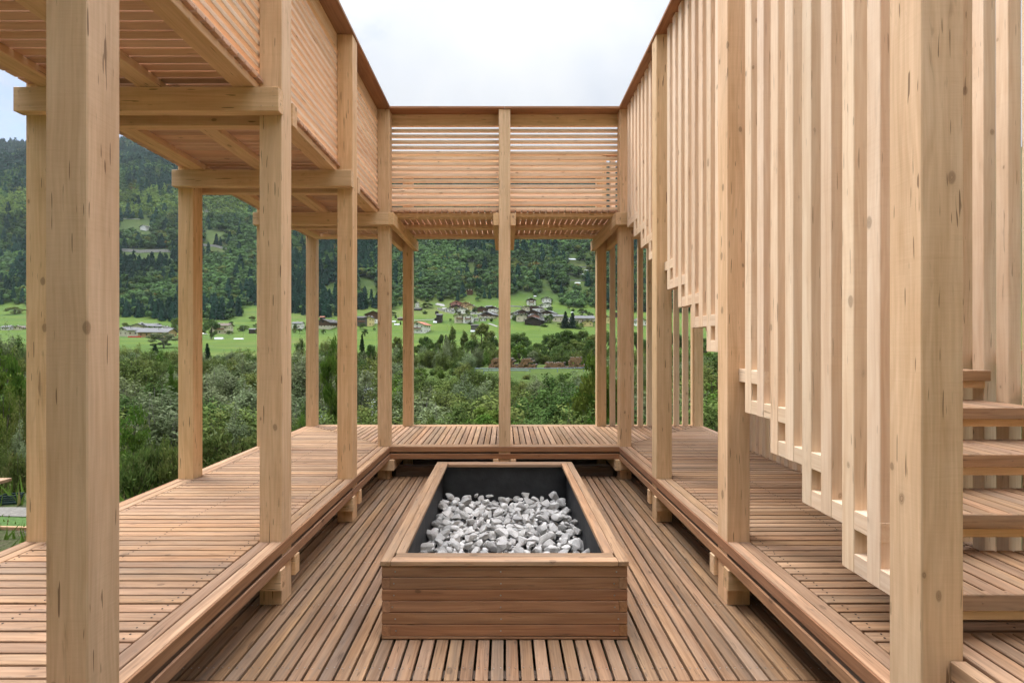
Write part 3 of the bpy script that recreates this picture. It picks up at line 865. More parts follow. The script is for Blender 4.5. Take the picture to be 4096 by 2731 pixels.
def crown_template(kind, seed, n):
    """unit crown: height 1, radius .5; returns (leaf V,F,rnd,clump), stem segs"""
    rg=np.random.default_rng(seed); segs=[]; C=[]; cl=[]; O=[]
    if kind=='shrub':        # many upright stems from the base, leafy from low down
        nb=26
        for i in range(nb):
            a=rg.uniform(0,6.28); rr_=.42*math.sqrt(rg.random()); hgt=rg.uniform(.62,1.0)*(1-.45*(rr_/.42)**2)
            b0=np.array([math.cos(a)*rr_*.35,math.sin(a)*rr_*.35,0]); tip=np.array([math.cos(a)*rr_,math.sin(a)*rr_,hgt])
            midp=(b0+tip)/2+rg.normal(size=3)*.03
            segs.append((b0,midp,.008,.005,4)); segs.append((midp,tip,.005,.002,4))
            tone=rg.random()
            m_=n//nb
            # sub clumps round the stem
            for j in range(7):
                t=rg.uniform(.18,1.0); cc=(b0*(1-t)+tip*t)+rg.normal(size=3)*np.array([.055,.055,.03]); k_=m_//7
                P=cc+rg.normal(size=(k_,3))*np.array([.05,.05,.065])*(1.25-t*.55); C.append(P); cl.append(np.full(k_,np.clip(tone*.5+rg.random()*.5,0,1)))
                q_=P-cc+(cc-np.array([0,0,.3]))*.35+np.array([0,0,.03]); O.append(q_/(np.linalg.norm(q_,axis=1)[:,None]+1e-9))
    elif kind=='round':      # trunk, limbs, clumped dome
        segs.append(((0,0,0),(0.01,0,.34),.030,.022,7)); nb=34
        for i in range(nb):
            v=rg.normal(size=3); v/=np.linalg.norm(v); v[2]=v[2] if rg.random()<.45 else abs(v[2])
            rr_=rg.uniform(.62,1.0); cc=np.array([v[0]*.40*rr_,v[1]*.40*rr_,.48+v[2]*.42*rr_])
            if i%2==0:
                segs.append(((0,0,.30),tuple(cc*[.5,.5,1]-[0,0,.08]),.014,.008,4)); segs.append((tuple(cc*[.5,.5,1]-[0,0,.08]),tuple(cc),.008,.003,4))
            rad_=rg.uniform(.07,.125); k_=n//nb; w_=rg.normal(size=(k_,3)); w_/=np.linalg.norm(w_,axis=1)[:,None]
            P=cc+w_*rad_*rg.uniform(.55,1.08,k_)[:,None]*np.array([1,1,.8]); C.append(P); cl.append(np.full(k_,rg.random())); O.append(w_)
    elif kind=='tall':       # poplar / ash like
        segs.append(((0,0,0),(0,.01,.55),.022,.012,6)); segs.append(((0,.01,.55),(0,0,.95),.012,.003,5)); nb=30
        for i in range(nb):
            z=rg.uniform(.16,.97); a=rg.uniform(0,6.28); R_=.27*math.sin(min(1,(1.04-z)/.62)*1.57)*rg.uniform(.5,1.1)
            cc=np.array([math.cos(a)*R_,math.sin(a)*R_,z]); segs.append(((0,0,z-.12),tuple(cc),.006,.002,4))
            rad_=rg.uniform(.05,.09); k_=n//nb; w_=rg.normal(size=(k_,3)); w_/=np.linalg.norm(w_,axis=1)[:,None]
            P=cc+w_*rad_*rg.uniform(.4,1.1,k_)[:,None]*np.array([1,1,1.3]); C.append(P); cl.append(np.full(k_,rg.random())); O.append(w_)
    elif kind=='loose':
        segs.append(((0,0,0),(.02,.01,.5),.014,.009,6)); segs.append(((.02,.01,.5),(0,0,.97),.009,.003,5)); nb=26
        for i in range(nb):
            z=rg.uniform(.28,.98); a=rg.uniform(0,6.28); R_=rg.uniform(.12,.42)*(1.0 if z<.8 else .5); cc=np.array([math.cos(a)*R_,math.sin(a)*R_,z]); segs.append(((0,0,z-.16),tuple(cc),.004,.0015,4))
            k_=n//nb; w_=rg.normal(size=(k_,3)); P=cc*[.8,.8,1]+w_*np.array([.065,.065,.03]); C.append(P); cl.append(np.full(k_,rg.random())); O.append(w_*.3+np.array([0,0,.7]))
    elif kind=='spruce':
        segs.append(((0,0,0),(0,0,.98),.018,.003,6)); tiers=20
        for i in range(tiers):
            z=.06+.92*i/tiers; R_=.29*(1-z)**.85+.012; nbr=int(9+10*(1-z)); tone=rg.random()
            for j in range(nbr):
                a=rg.uniform(0,6.28); L=R_*rg.uniform(.7,1.12); k_=max(3,int(n*(R_+.03)/(tiers*nbr*.16)))
                t=rg.random(k_)**.7; dr=-.10*t-.0; P=np.stack([np.cos(a)*L*t,np.sin(a)*L*t,z+dr*R_*2.2],1)+rg.normal(size=(k_,3))*.010
                C.append(P); cl.append(np.full(k_,tone*.6+rg.random()*.4)); o_=np.array([math.cos(a),math.sin(a),-.25]); O.append(np.repeat([o_],k_,0))
    C=np.vstack(C); cl=np.concatenate(cl); O=np.vstack(O)
    return C,cl,O,segs,rg
def plant_proto(kind, seed, n, size, elong, mat, bark=BARK, up=.0, dr=0):
    C,cl,O,segs,rg = crown_template(kind,seed,n)
    V,Fq = quads(C,size,rg,elong,up,O,dr,kind in ('round','tall','shrub') and elong < 3)
    rn = np.repeat(rg.random(len(C)),4); clv=np.repeat(cl,4)
    cm = mesh_np('crown',V,Fq,mat,{'rnd':('POINT','FLOAT',rn),'clump':('POINT','FLOAT',clv)})
    sV,sF = stems(segs); tm = mesh_np('trunk',sV,sF,bark,smooth=True)
    return cm, tm
PR = {}
for i in range(3):
    PR['willow',i] = plant_proto('shrub',10+i,9500,.017,2.6,LM['willow'],BARKG,up=.4)
    PR['olive',i]  = plant_proto('shrub',20+i,9500,.019,2.0,LM['olive'],BARK,up=.25)
    PR['dark',i]   = plant_proto('shrub',30+i,9000,.021,1.8,LM['dark'],BARK,up=.15)
    PR['round',i]  = plant_proto('round',40+i,8000,.022,1.6,LM['dark'],BARK)
    PR['oround',i] = plant_proto('round',60+i,8000,.020,2.0,LM['olive'],BARKG)
    PR['wround',i] = plant_proto('round',70+i,9000,.018,2.4,LM['willow'],BARKG)
    PR['spruce',i] = plant_proto('spruce',80+i,7000,.018,2.6,LM['conifer'],BARK,dr=.15)
    PR['tall',i]   = plant_proto('tall',90+i,6000,.019,1.8,LM['olive'],BARK)
    PR['bright',i] = plant_proto('round' if i else 'shrub',100+i,7000,.022,1.7,LM['bright'],BARK)
    PR['reed',i]   = plant_proto('shrub',110+i,2600,.030,3.4,LM['reed'],BARK,up=1.2)
PR['sapling',0] = plant_proto('loose',130,1000,.040,1.5,LM['bright'],BARK)
PR['btall',0] = plant_proto('loose',131,3600,.030,1.6,LM['bright'],BARK)
PR['autumn',0] = plant_proto('round',140,3000,.030,1.6,LM['autumn'],BARK)
NAMES = {'willow':('willow_shrub','silvery grey willow shrub','willow shrub'),'olive':('olive_green_shrub','olive green feathery shrub','shrub'),
 'dark':('dark_green_shrub','dark green leafy shrub','shrub'),'round':('broadleaf_tree','dark green broadleaf tree','tree'),'oround':('broadleaf_tree','olive green rounded tree','tree'),
 'wround':('willow_tree','grey green willow tree','willow tree'),'spruce':('spruce_tree','dark pointed spruce tree','spruce tree'),
 'tall':('poplar_tree','tall narrow olive tree','tree'),'bright':('bright_green_shrub','bright yellow green shrub','shrub'),'reed':('tall_weed','clump of tall weeds','weeds'),
 'sapling':('sapling','thin yellow green sapling','sapling'),'btall':('young_ash_tree','slender bright green tree','tree'),'autumn':('rowan_tree','small orange brown autumn tree','tree')}
PLANTS = []
def plant(kind, x, y, hgt, wdt, sink=.08, z=None, rz=None):
    wdt *= {'spruce':1.55,'tall':1.5}.get(kind,1.0)
    vs_ = [k for k in PR if k[0]==kind]; cm, tm = PR[vs_[R.integers(len(vs_))]]
    nm, lab, cat = NAMES[kind]
    zz_ = float(H(x,y))-sink if z is None else z
    e = bpy.data.objects.new(nm, None); COL.objects.link(e); e.location=(x,y,zz_); e.rotation_euler=(0,0,R.uniform(0,6.28) if rz is None else rz)
    for n_, me in (('crown',cm),('trunk',tm)):
        o = bpy.data.objects.new(n_, me); COL.objects.link(o); o.parent=e; o.scale=(wdt,wdt,hgt)
    e['category']=cat
    PLANTS.append((e, kind, x, y, zz_, hgt, wdt)); return e
def plant_px(kind, cx, ytop, wpx, Y, grow=1.0):
    if kind in ('willow','olive','dark','bright') : grow = 1.15
    x = (cx-VX)*Y/F; g = float(H(x,Y)); top = EYE-(ytop-VY)*Y/F
    plant(kind, x, Y, max(.8,(top-g)*grow), max(.5, wpx*Y/F*1.12))
# individually placed, read off the photograph
for a in [('round',1703,1325,70,150),('round',1774,1317,60,165),('tall',1809,1309,52,160),('tall',1858,1327,50,158),('tall',1927,1290,110,170),('round',1970,1325,60,160),
 ('willow',1790,1354,60,112),('willow',1690,1380,70,118),('willow',1750,1400,60,96),('olive',1725,1388,60,108),('willow',1900,1385,75,100),('dark',1855,1395,60,98),('olive',1960,1380,60,115),
 ('round',2077,1320,100,155),('round',2265,1308,120,150),('round',2199,1326,80,160),('round',2339,1312,95,155),('oround',2380,1330,90,140),('round',2150,1365,90,140),('dark',2240,1375,90,130),
 ('bright',2078,1383,80,112),('wround',2133,1395,50,116),('olive',2178,1418,66,122),('dark',2210,1425,40,125),('dark',2330,1385,60,120),('olive',2365,1392,50,112),
 ('round',2420,1300,90,150),('dark',2470,1380,90,120),('round',2550,1320,110,150),('round',2700,1310,120,150),('dark',2620,1390,100,100),('round',2820,1330,140,130),
 ('dark',1200,1343,40,150),('willow',1195,1400,60,90),('olive',1303,1350,60,140),('round',1480,1369,60,105),('oround',1590,1339,50,150),('willow',1582,1380,60,110),('willow',1460,1410,70,90),('dark',1640,1390,60,120),
 ('spruce',1448,1330,38,118),('spruce',829,1368,44,120),('spruce',620,1375,40,205),('wround',655,1322,116,255),
 ('round',845,1261,64,330),('bright',706,1273,44,380),('willow',520,1405,90,95),('willow',560,1425,60,80),('olive',640,1440,90,70),('willow',925,1398,60,100),('olive',870,1430,70,85),('olive',960,1425,80,80),
 ('willow',780,1400,60,90),('dark',1010,1420,60,85),('willow',1080,1400,70,95),('olive',1130,1410,60,85),
 ('round',1735,1352,70,140),('dark',1815,1365,80,135),('round',1890,1350,80,140),('dark',1765,1385,70,125),('round',1680,1362,80,135),('round',1945,1345,80,140),('olive',1835,1400,70,115),('willow',1870,1405,80,92),('olive',1770,1410,80,88),
 ('round',2060,1352,90,140),('dark',2110,1372,80,130),('oround',2300,1350,110,140),('round',2370,1350,90,135),('dark',2290,1392,90,122),('dark',2190,1385,80,128),('olive',2140,1392,60,122),('olive',2040,1400,60,118),('round',2230,1345,110,142),('olive',1990,1390,80,112),
 ('dark',2250,1402,80,118),('olive',2310,1408,70,116),('willow',30,1330,120,60),('dark',70,1360,100,50),('bright',10,1400,120,35),('olive',100,1390,110,45)]:
    plant_px(*a)
# double spruce and village trees
for (k,cx,yt,yb,wp) in [('spruce',2262,1242,1312,44),('spruce',2290,1246,1312,42),('round',2200,1222,1245,28),('round',2198,1254,1292,44),('bright',2057,1251,1282,22),('round',1900,1225,1266,26),
 ('bright',1706,1188,1207,22),('round',1708,1207,1233,48),('dark',1701,1240,1255,26),('oround',1824,1222,1253,18),('oround',1870,1238,1262,24),('dark',1838,1240,1256,16),('dark',1948,1226,1243,9),('round',1658,1192,1230,24),
 ('round',2330,1232,1262,44),('oround',2275,1222,1240,14),('dark',2292,1230,1246,16),('round',1572,1243,1262,30),('spruce',1583,1256,1272,12),('spruce',1584,1283,1298,6),('spruce',1602,1283,1298,8),
 ('oround',918,1320,1340,34),('oround',957,1308,1326,20),('dark',1880,1285,1296,26),('round',2240,1290,1306,30),('dark',2120,1288,1298,30),('round',2360,1245,1270,30),('dark',2180,1296,1306,40),
 ('oround',60,1225,1256,70),('oround',1450,1150,1166,16),('oround',1462,1152,1168,14),('autumn',667,960,990,26),('bright',2320,1290,1316,40),('dark',730,1300,1330,30),('round',1345,1235,1262,34),('dark',1250,1240,1262,34),('round',1520,1240,1262,30),
 ('dark',815,1305,1335,26),('bright',600,1300,1318,20),('oround',985,1300,1315,26),('oround',1010,1262,1284,28)]:
    x,Y,z = ray(cx,yb); plant(k, x, Y, (yb-yt)*Y/F, wp*Y/F*1.1, z=z-.1)
rgv = np.random.default_rng(9)
for _ in range(24):
    cx = rgv.choice([rgv.uniform(1800,1990), rgv.uniform(2040,2380)]); yb = rgv.uniform(1232,1300)
    if cx > 2210: yb = rgv.uniform(1275,1308)
    x,Y,z = ray(cx,yb); hh = rgv.uniform(2.5,5); plant(('oround','round','dark','bright')[rgv.integers(4)], x, Y, hh, hh*rgv.uniform(.8,1.2), z=z-.1)
for _ in range(26):
    cx = rgv.choice([rgv.uniform(484,710), rgv.uniform(815,1030), rgv.uniform(1170,1300), rgv.uniform(1430,1500)]); yb = rgv.uniform(1300,1345)
    x,Y,z = ray(cx,yb); hh = rgv.uniform(2.5,6); plant(('oround','round','dark')[rgv.integers(3)], x, Y, hh, hh*rgv.uniform(.9,1.3), z=z-.1)
# the band of riverside scrub, layer by layer
def topfun(cx, layer):
    lo = {0:(1400,1410,1392,1440,1400),1:(1425,1440,1440,1500,1420),2:(1450,1475,1470,1503,1445),3:(1500,1515,1520,1530,1470),4:(1580,1560,1580,1590,1540),5:(1655,1630,1625,1640,1620)}[layer]
    return float(np.interp(cx,[400,1000,1600,2150,2500],lo))
LAY = [(0,(92,118),1.9),(1,(62,80),1.7),(2,(40,52),1.5),(3,(27,34),1.35),(4,(19,23),1.2),(5,(13.5,16),1.0)]
rg = np.random.default_rng(21); CNT={}
for li,(ya,yb),sp_ in LAY:
    Ym=(ya+yb)/2; x=-1.12*Ym
    while x < .95*Ym:
        Y=rg.uniform(ya,yb); cx=VX+x/Ym*F; X=x/Ym*Y+rg.normal()*.3
        yt=topfun(cx,li)+rg.normal()*16+rg.uniform(0,22)
        if 1945<cx<2400 and yt<1488 and li>0: yt=1490+rg.uniform(0,25)
        if li==0 and 1940<cx<2380: x+=3; continue
        g=float(H(X,Y)); hgt=(EYE-(yt-VY)*Y/F)-g
        wd=float(np.clip(hgt*rg.uniform(.95,1.35), 1.2, 7.5))
        if rivdist(np.array(X),np.array(Y)) < 3.0+wd*.25 and li>2: x+=wd*.5; continue
        u=rg.random()
        kind='willow' if u<.30 else 'olive' if u<.72 else 'dark' if u<.93 else 'bright'
        if hgt>.7: plant(kind,X,Y,hgt*1.22,wd*1.2); CNT[li]=CNT.get(li,0)+1
        x+=wd*rg.uniform(.42,.62)
print('layers',CNT)
for _ in range(34):     # low weeds right behind the deck and on the left bank
    Y=rg.uniform(8.6,11.5); X=rg.uniform(-5.4,3.6); g=float(H(X,Y)); top=EYE-(rg.uniform(1640,1700)-VY)*Y/F
    if top-g>.4: plant('reed',X,Y,top-g,rg.uniform(.7,1.2))
for (k,cx,yt,wp,Y) in [('willow',930,1655,190,9.6),('olive',860,1700,120,9.0),('olive',790,1740,130,8.4),('bright',560,1790,110,8.9),('reed',650,1800,90,8.0),('sapling',537,1568,120,8.0),('olive',480,1740,100,10.5),
   ('reed',540,1880,80,7.0),('reed',600,1870,90,7.4),('reed',700,1850,80,7.4),('btall',1325,1330,90,21),('btall',2400,1400,250,15.5),('bright',2360,1640,80,11.5),('bright',1205,1620,70,10.5),('reed',1205,1660,50,8.6),('bright',2440,1690,50,8.7),('btall',2350,1480,90,20),
   ('bright',20,1500,150,11.0),('olive',60,1560,120,9.6),('willow',85,1700,90,9.2),('btall',70,1400,120,13),('bright',-60,1600,140,9.5),('olive',30,1760,120,9.0),('reed',60,1860,90,7.7),('btall',690,1440,60,24),('dark',1240,1560,90,16),('dark',2830,1600,170,14),('dark',2760,1560,160,17),('dark',2900,1640,150,12)]:
    plant_px(k,cx,yt,wp,Y)

# ---- the wooded slopes: one mass (thousands of trees)
JIT[0] = .16
def tmpl(kind, n, seed):
    rg=np.random.default_rng(seed)
    if kind=='c':
        t=rg.random(n)**.75; z=1-t*.93; a=rg.uniform(0,6.28,n); R_=.20*(t**.9)*rg.uniform(.55,1.1,n)+.008
        C=np.stack([np.cos(a)*R_,np.sin(a)*R_,z],1); O=np.stack([np.cos(a),np.sin(a),-.5+0*a],1); s=.10+.05*t
        O[:,2]+=.9; V,Fq=quads(C,s,rg,1.7,0,O,0,True)
    else:
        v=rg.normal(size=(n,3)); v/=np.linalg.norm(v,axis=1)[:,None]; v[:,2]=v[:,2]*.8+.15; bump=1+.22*np.sin(v[:,0]*5+seed)*np.cos(v[:,1]*4+seed*2)
        r_=rg.uniform(.72,1.05,n)*bump; C=np.stack([v[:,0]*.40*r_,v[:,1]*.40*r_,.55+v[:,2]*.44*r_],1)
        V,Fq=quads(C,np.full(n,.17),rg,1.2,0,v,0,True)
    return V
NL={'hi':(120,100),'lo':(46,42)}
TM={(k,d,i):tmpl(k,NL[d][0 if k=='c' else 1],i*7+(1 if d=='hi' else 50)) for k in 'cd' for d in ('hi','lo') for i in range(6)}
rg=np.random.default_rng(77)
def inpoly(x,y,P):
    c=np.zeros(len(x),bool); n=len(P)
    for i in range(n):
        x1,y1=P[i]; x2,y2=P[(i+1)%n]; cond=((y1>y)!=(y2>y)); xi=(x2-x1)*(y-y1)/((y2-y1)+1e-9)+x1; c^=cond&(x<xi)
    return c
CLEAR=[[(480,874),(610,882),(606,930),(560,925),(525,905),(480,930)],[(480,1000),(680,1000),(690,1030),(560,1036),(480,1020)],[(811,975),(915,988),(905,1005),(811,1000)],
 [(1427,1108),(1470,1112),(1509,1122),(1509,1172),(1470,1166),(1427,1150)],[(1278,1100),(1347,1112),(1347,1150),(1278,1135)],
 [(2270,1020),(2376,1008),(2380,1050),(2376,1100),(2376,1150),(2250,1140),(2262,1115),(2300,1110),(2262,1085)],
 [(2165,1120),(2190,1118),(2205,1150),(2215,1185),(2160,1185),(2172,1150)],[(2212,1185),(2245,1178),(2235,1215),(2240,1240),(2200,1240)],
 [(2080,1168),(2130,1168),(2150,1200),(2060,1205)],[(1860,1166),(1905,1160),(1890,1200),(1850,1195)],[(1900,1205),(2010,1195),(2010,1222),(1900,1222)],
 [(1860,1050),(1925,1050),(1900,1080),(1865,1072)],[(812,842),(835,842),(835,855),(812,855)],[(960,1235),(1035,1225),(1035,1290),(985,1290)],[(815,920),(900,925),(880,950),(815,945)]]
fbx=[0,94,484,560,700,812,940,1040,1167,1290,1345,1430,1510,1570,1660,1760,1860,2000,2070,2160,2240,2380,2500,3000]
fby=[1222,1222,1272,1276,1292,1286,1280,1250,1256,1268,1272,1236,1234,1240,1200,1205,1207,1196,1172,1182,1226,1232,1250,1255]
PX=[];PY_=[]
def scatter(ya,yb,spacing,xm=1.12):
    ys_=np.arange(ya,yb,spacing)
    for y in ys_:
        x=np.arange(-xm*y,xm*.95*y,spacing); PX.append(x+rg.uniform(-.48,.48,len(x))*spacing); PY_.append(y+rg.uniform(-.48,.48,len(x))*spacing)
scatter(430,760,6.6); n1=sum(map(len,PX)); scatter(760,1150,9.2); scatter(1150,2080,13.5)
X=np.concatenate(PX);Y=np.concatenate(PY_);Z=H(X,Y)
sx_,sy_=scr_xy(X,Y,Z)
keep=sy_<np.interp(sx_,fbx,fby)+vn(X/14,Y/14)*10
for ci,P in enumerate(CLEAR):
    hit = inpoly(sx_,sy_,P)
    for hh_ in (6.0,12.0): hit |= inpoly(sx_,sy_-hh_*F/Y,P)
    keep &= ~(hit&((rg.random(len(X))<.8) if ci in (4,5) else True))
# visible side only, in view or close to it; drop most of what the slat wall hides for good
keep&=(sx_>-350)&(sx_<3600)
keep&=~((sx_>2900)&(rg.random(len(X))<.55))
# things occluded by the terrain's far side
keep&=(Y<2060)
X,Y,Z,sx_,sy_=[a[keep] for a in (X,Y,Z,sx_,sy_)]
nT=len(X)
con_p=np.clip(.30+1.5*vn(X/120+11,Y/170+2)+.45*sstep(Y,1000,1400)+.9*vn(X/30,Y/40),.04,.93)
# lighter larch / birch belt at left mid height and pale hedges low down
belt=np.exp(-((sy_-820)/45)**2)*(sx_<1000); con_p*=1-.75*belt
lowb=np.exp(-((sy_-1200)/70)**2)*(sx_<1000); con_p*=1-.85*lowb
isC=rg.random(nT)<con_p
far_=Y>880
hgt=np.where(isC, rg.uniform(15,27,nT), rg.uniform(8,15,nT)); hgt=np.where(far_&(Y>1150),hgt*1.05,hgt)
hgt=np.where(sy_>1150, hgt*.72, hgt)
wdt=np.where(isC, hgt*rg.uniform(.85,1.15,nT), hgt*rg.uniform(.95,1.35,nT)); wdt=np.where(Y>1150,wdt*1.45,np.where(Y>760,wdt*1.12,wdt))
cC=np.array([.018,.045,.029]); cD=np.array([.058,.105,.034])
tone=np.clip(.5+vn(X/38+2,Y/50)*1.1+rg.normal(size=nT)*.22,0,1); patch=vn(X/60+5,Y/80+9)+.5
colr=np.where(isC[:,None], cC*(0.75+.8*tone[:,None]), cD*(.62+.8*tone[:,None])*(0.75+.5*patch[:,None]))
yl=(~isC)&(rg.random(nT)<.08); colr[yl]=np.array([.095,.115,.030])*(.8+.4*tone[yl,None])
au=(~isC)&(rg.random(nT)<.008); colr[au]=np.array([.14,.10,.03])
gr=(~isC)&(rg.random(nT)<.15); colr[gr]=np.array([.060,.10,.045])
lb=(belt>.3)&(rg.random(nT)<.7); colr[lb]=np.array([.13,.19,.045])*(.7+.5*tone[lb,None])
Vs=[];cs=[]
for k in 'cd':
    for d in ('hi','lo'):
        for i in range(6):
            s_=(isC==(k=='c'))&((Y<880)==(d=='hi'))&((np.arange(nT)%6)==i)
            if not s_.any(): continue
            T=TM[k,d,i]; a=rg.uniform(0,6.28,s_.sum()); ca,sa=np.cos(a)[:,None],np.sin(a)[:,None]
            x=(T[:,0]*ca-T[:,1]*sa)*wdt[s_,None]+X[s_,None]; y=(T[:,0]*sa+T[:,1]*ca)*wdt[s_,None]+Y[s_,None]; z=T[:,2]*hgt[s_,None]+Z[s_,None]-.5
            Vs.append(np.stack([x,y,z],-1).reshape(-1,3)); nq=len(T)//4
            cc=np.repeat(colr[s_],nq,0)*rg.uniform(.85,1.15,(s_.sum()*nq,1)); cs.append(cc)
V=np.vstack(Vs).astype(np.float32); cc=np.vstack(cs); nq=len(cc)
print('forest trees',nT,'quads',nq)
me=mesh_np('forest',V,np.arange(nq*4,dtype=np.int32).reshape(-1,4),leafmat('forest_leaf',None,None,None,trans=.12,attr=True),{'col':('FACE','FLOAT_COLOR',np.hstack([cc,np.ones((nq,1))]))})
link('forest',me,label='dense mixed conifer and broadleaf forest covering the mountain slopes',cat='forest',kind='stuff')

# ---- grass and weeds on the near bank (left of and behind the deck)
rg=np.random.default_rng(5); n=26000
x=rg.uniform(-16,9,n); y=rg.uniform(3.2,15,n); 
ok=~((np.abs(x)<3.05)&(y<7.65)); pathy=np.interp(x,[-30,-12,-3.2],[7.9,6.65,6.05]); ok&=np.abs(y-pathy)>.20
ok&=vn(x/1.5,y/1.5)>-.22
x,y=x[ok],y[ok]; n=len(x); z=H(x,y); hg=rg.uniform(.06,.2,n)*(1+1.6*sstep(np.hypot(x,y),8.5,11)); lawn=(y<pathy[ok]-.1)&(y>pathy[ok]-.55); hg[lawn]=.05
a=rg.uniform(0,6.28,n); w_=.012+hg*.05; lean=rg.normal(size=(n,2))*.35*hg[:,None]
P0=np.stack([x-np.cos(a)*w_,y-np.sin(a)*w_,z-.01],1);P1=np.stack([x+np.cos(a)*w_,y+np.sin(a)*w_,z-.01],1);P2=np.stack([x+lean[:,0],y+lean[:,1],z+hg],1)
gr_c=np.array([[.10,.17,.03]])*rg.uniform(.55,1.4,(n,1)); dry=rg.random(n)<.2; gr_c[dry]=np.array([.19,.17,.07])
gcl=np.hstack([gr_c,np.ones((n,1))])
me=mesh_np('grass',np.stack([P0,P1,P2],1).reshape(-1,3),np.arange(3*n).reshape(n,3),leafmat('grass_blade',None,None,None,trans=.3,attr=True),{'col':('FACE','FLOAT_COLOR',gcl)})
link('grass',me,label='rough grass and weeds on the near river bank beside the deck',cat='grass',kind='stuff')

# ================================================================== VILLAGE
def cm(name, col, rough=.85, noise=.1, scale=.6): return plain(name, col, rough, noise, scale)
WALLM = {'cream':cm('cream_render',(.62,.56,.43)),'white':cm('white_render',(.82,.80,.76)),'yellow':cm('yellow_render',(.68,.56,.26)),'pink':cm('pink_render',(.58,.29,.24)),
 'orange':cm('orange_render',(.60,.40,.22)),'dark':cm('dark_boarding',(.055,.04,.03),.9,.4,2),'brown':cm('brown_boarding',(.12,.068,.042),.9,.35,2),'grey':cm('grey_boarding',(.12,.11,.10),.9,.4,2)}
ROOFM = {'grey':cm('grey_slate',(.125,.125,.13),.8,.25,1.5),'dark':cm('dark_slate',(.06,.056,.054),.8,.25,1.5),'brown':cm('brown_tile',(.12,.092,.078),.85,.3,1.5),'red':cm('red_tile',(.33,.13,.085),.85,.3,1.5)}
GLASS = plain('window_glass',(.03,.035,.04),.15,.2,1); SHUT = cm('brown_shutter',(.15,.07,.035)); BALC = cm('balcony_wood',(.19,.09,.045),.85,.3,3); GEOP = cm('geraniums',(.35,.03,.05),.9,.6,6); CHIM = cm('chimney_white',(.70,.69,.67))
def bxm(L):
    m = MB()
    for (a,b_,c,d,e,f) in L: m.box(a,b_,c,d,e,f,'x',c=.01)
    return m
HOUSES = []
def house(cx, yb, wpx, hpx, wall='white', roof='grey', rot=0, timber=False, balc=1, desc='', name='house', cat='house', chim=1, pos=None, hgt=None, depth=None):
    if pos is None: x,Y,z = ray(cx,yb); sc__ = Y/F; w_ = wpx*sc__; ht = hpx*sc__
    else: x,Y,z,w_,ht = pos
    r_ = rad(rot) + math.atan2(-x,Y)*-0.0
    if abs(rot) > 60: d_, w_ = w_*.92, w_*.62      # eaves side faces us
    else: d_ = w_*(depth or 1.15)
    pitch = .40; rise = w_/2*pitch*1.0
    eh = max(ht-rise-.25, ht*.45)
    e = bpy.data.objects.new(name, None); COL.objects.link(e); e.location=(x, Y+d_*.35, z-.4); e.rotation_euler=(0,0,r_)
    wm_ = WALLM[wall]; eh += .4
    # walls with gables
    hw, hd = w_/2, d_/2
    V = np.array([(-hw,-hd,-3),(hw,-hd,-3),(hw,hd,-3),(-hw,hd,-3),(-hw,-hd,eh),(hw,-hd,eh),(hw,hd,eh),(-hw,hd,eh),(0,-hd,eh+rise),(0,hd,eh+rise)],float)
    f4 = np.array([[3,2,6,7][::1],[1,2,6,5],[0,3,7,4][::-1],[0,1,5,4]]); f3 = np.array([[4,5,8],[7,6,9][::-1]])
    me = mesh_np('wall', V, [f4,f3], wm_); link('wall', me, e)
    if timber:
        t0 = eh-(.9 if timber is True else timber*eh); m_ = .12
        V = np.array([(-hw-m_,-hd-m_,t0),(hw+m_,-hd-m_,t0),(hw+m_,hd+m_,t0),(-hw-m_,hd+m_,t0),(-hw-m_,-hd-m_,eh+.0),(hw+m_,-hd-m_,eh),(hw+m_,hd+m_,eh),(-hw-m_,hd+m_,eh),(0,-hd-m_,eh+rise+.03),(0,hd+m_,eh+rise+.03)],float)
        link('timber_cladding', mesh_np('cladding', V, [f4,f3], WALLM['brown' if wall!='dark' else 'dark']), e)
    ov = min(1.4,w_*.11); th = .28; sl_ = rise/hw
    xo_ = hw+ov; zo = eh+rise-sl_*xo_
    V=[];Fq=[]
    for s_ in (-1,1):
        k=len(V); 
        for y in (-hd-ov,hd+ov):
            V += [(s_*xo_,y,zo+.02),(0,y,eh+rise+.05),(0,y,eh+rise+.05+th),(s_*xo_,y,zo+.02+th)]
        Fq += [[k,k+1,k+2,k+3],[k+4,k+7,k+6,k+5],[k,k+4,k+5,k+1],[k+3,k+2,k+6,k+7],[k,k+3,k+7,k+4]]
    rf = link('roof', mesh_np('roof', np.array(V), np.array(Fq), ROOFM[roof]), e)
    for c in range(chim):
        cxx = (-.22 if c%2 else .24)*w_; cy = R.uniform(-.2,.25)*d_; cz = eh+rise-sl_*abs(cxx)
        m = bxm([(cxx-.35,cxx+.35,cy-.35,cy+.35,cz-.2,cz+1.15),(cxx-.5,cxx+.5,cy-.5,cy+.5,cz+1.151,cz+1.35)]); m.build('chimney', CHIM, rf)
    # openings
    nst = max(1, int(eh/2.9)); fh = eh/nst
    barn = wall in ('dark','grey','brown')
    ncol = max(2, int(w_/3.4))
    for s_ in range(nst):
        for c in range(ncol):
            if barn and (c+s_)%2: continue
            xx = (-hw+w_*(c+.5)/ncol); zz0 = s_*fh+fh*.34+.2; ww, hh = .40, 1.15
            o_ = .13 if (timber and zz0+hh > eh-.9) else 0
            m = bxm([(xx-ww,xx+ww,-hd-.05-o_,-hd+.02-o_,zz0,zz0+hh)]); wn = m.build('window', SHUT, e)
            m = bxm([(xx-ww+.12,xx+ww-.12,-hd-.075-o_,-hd-.052-o_,zz0+.1,zz0+hh-.1)]); m.build('pane', GLASS, wn)
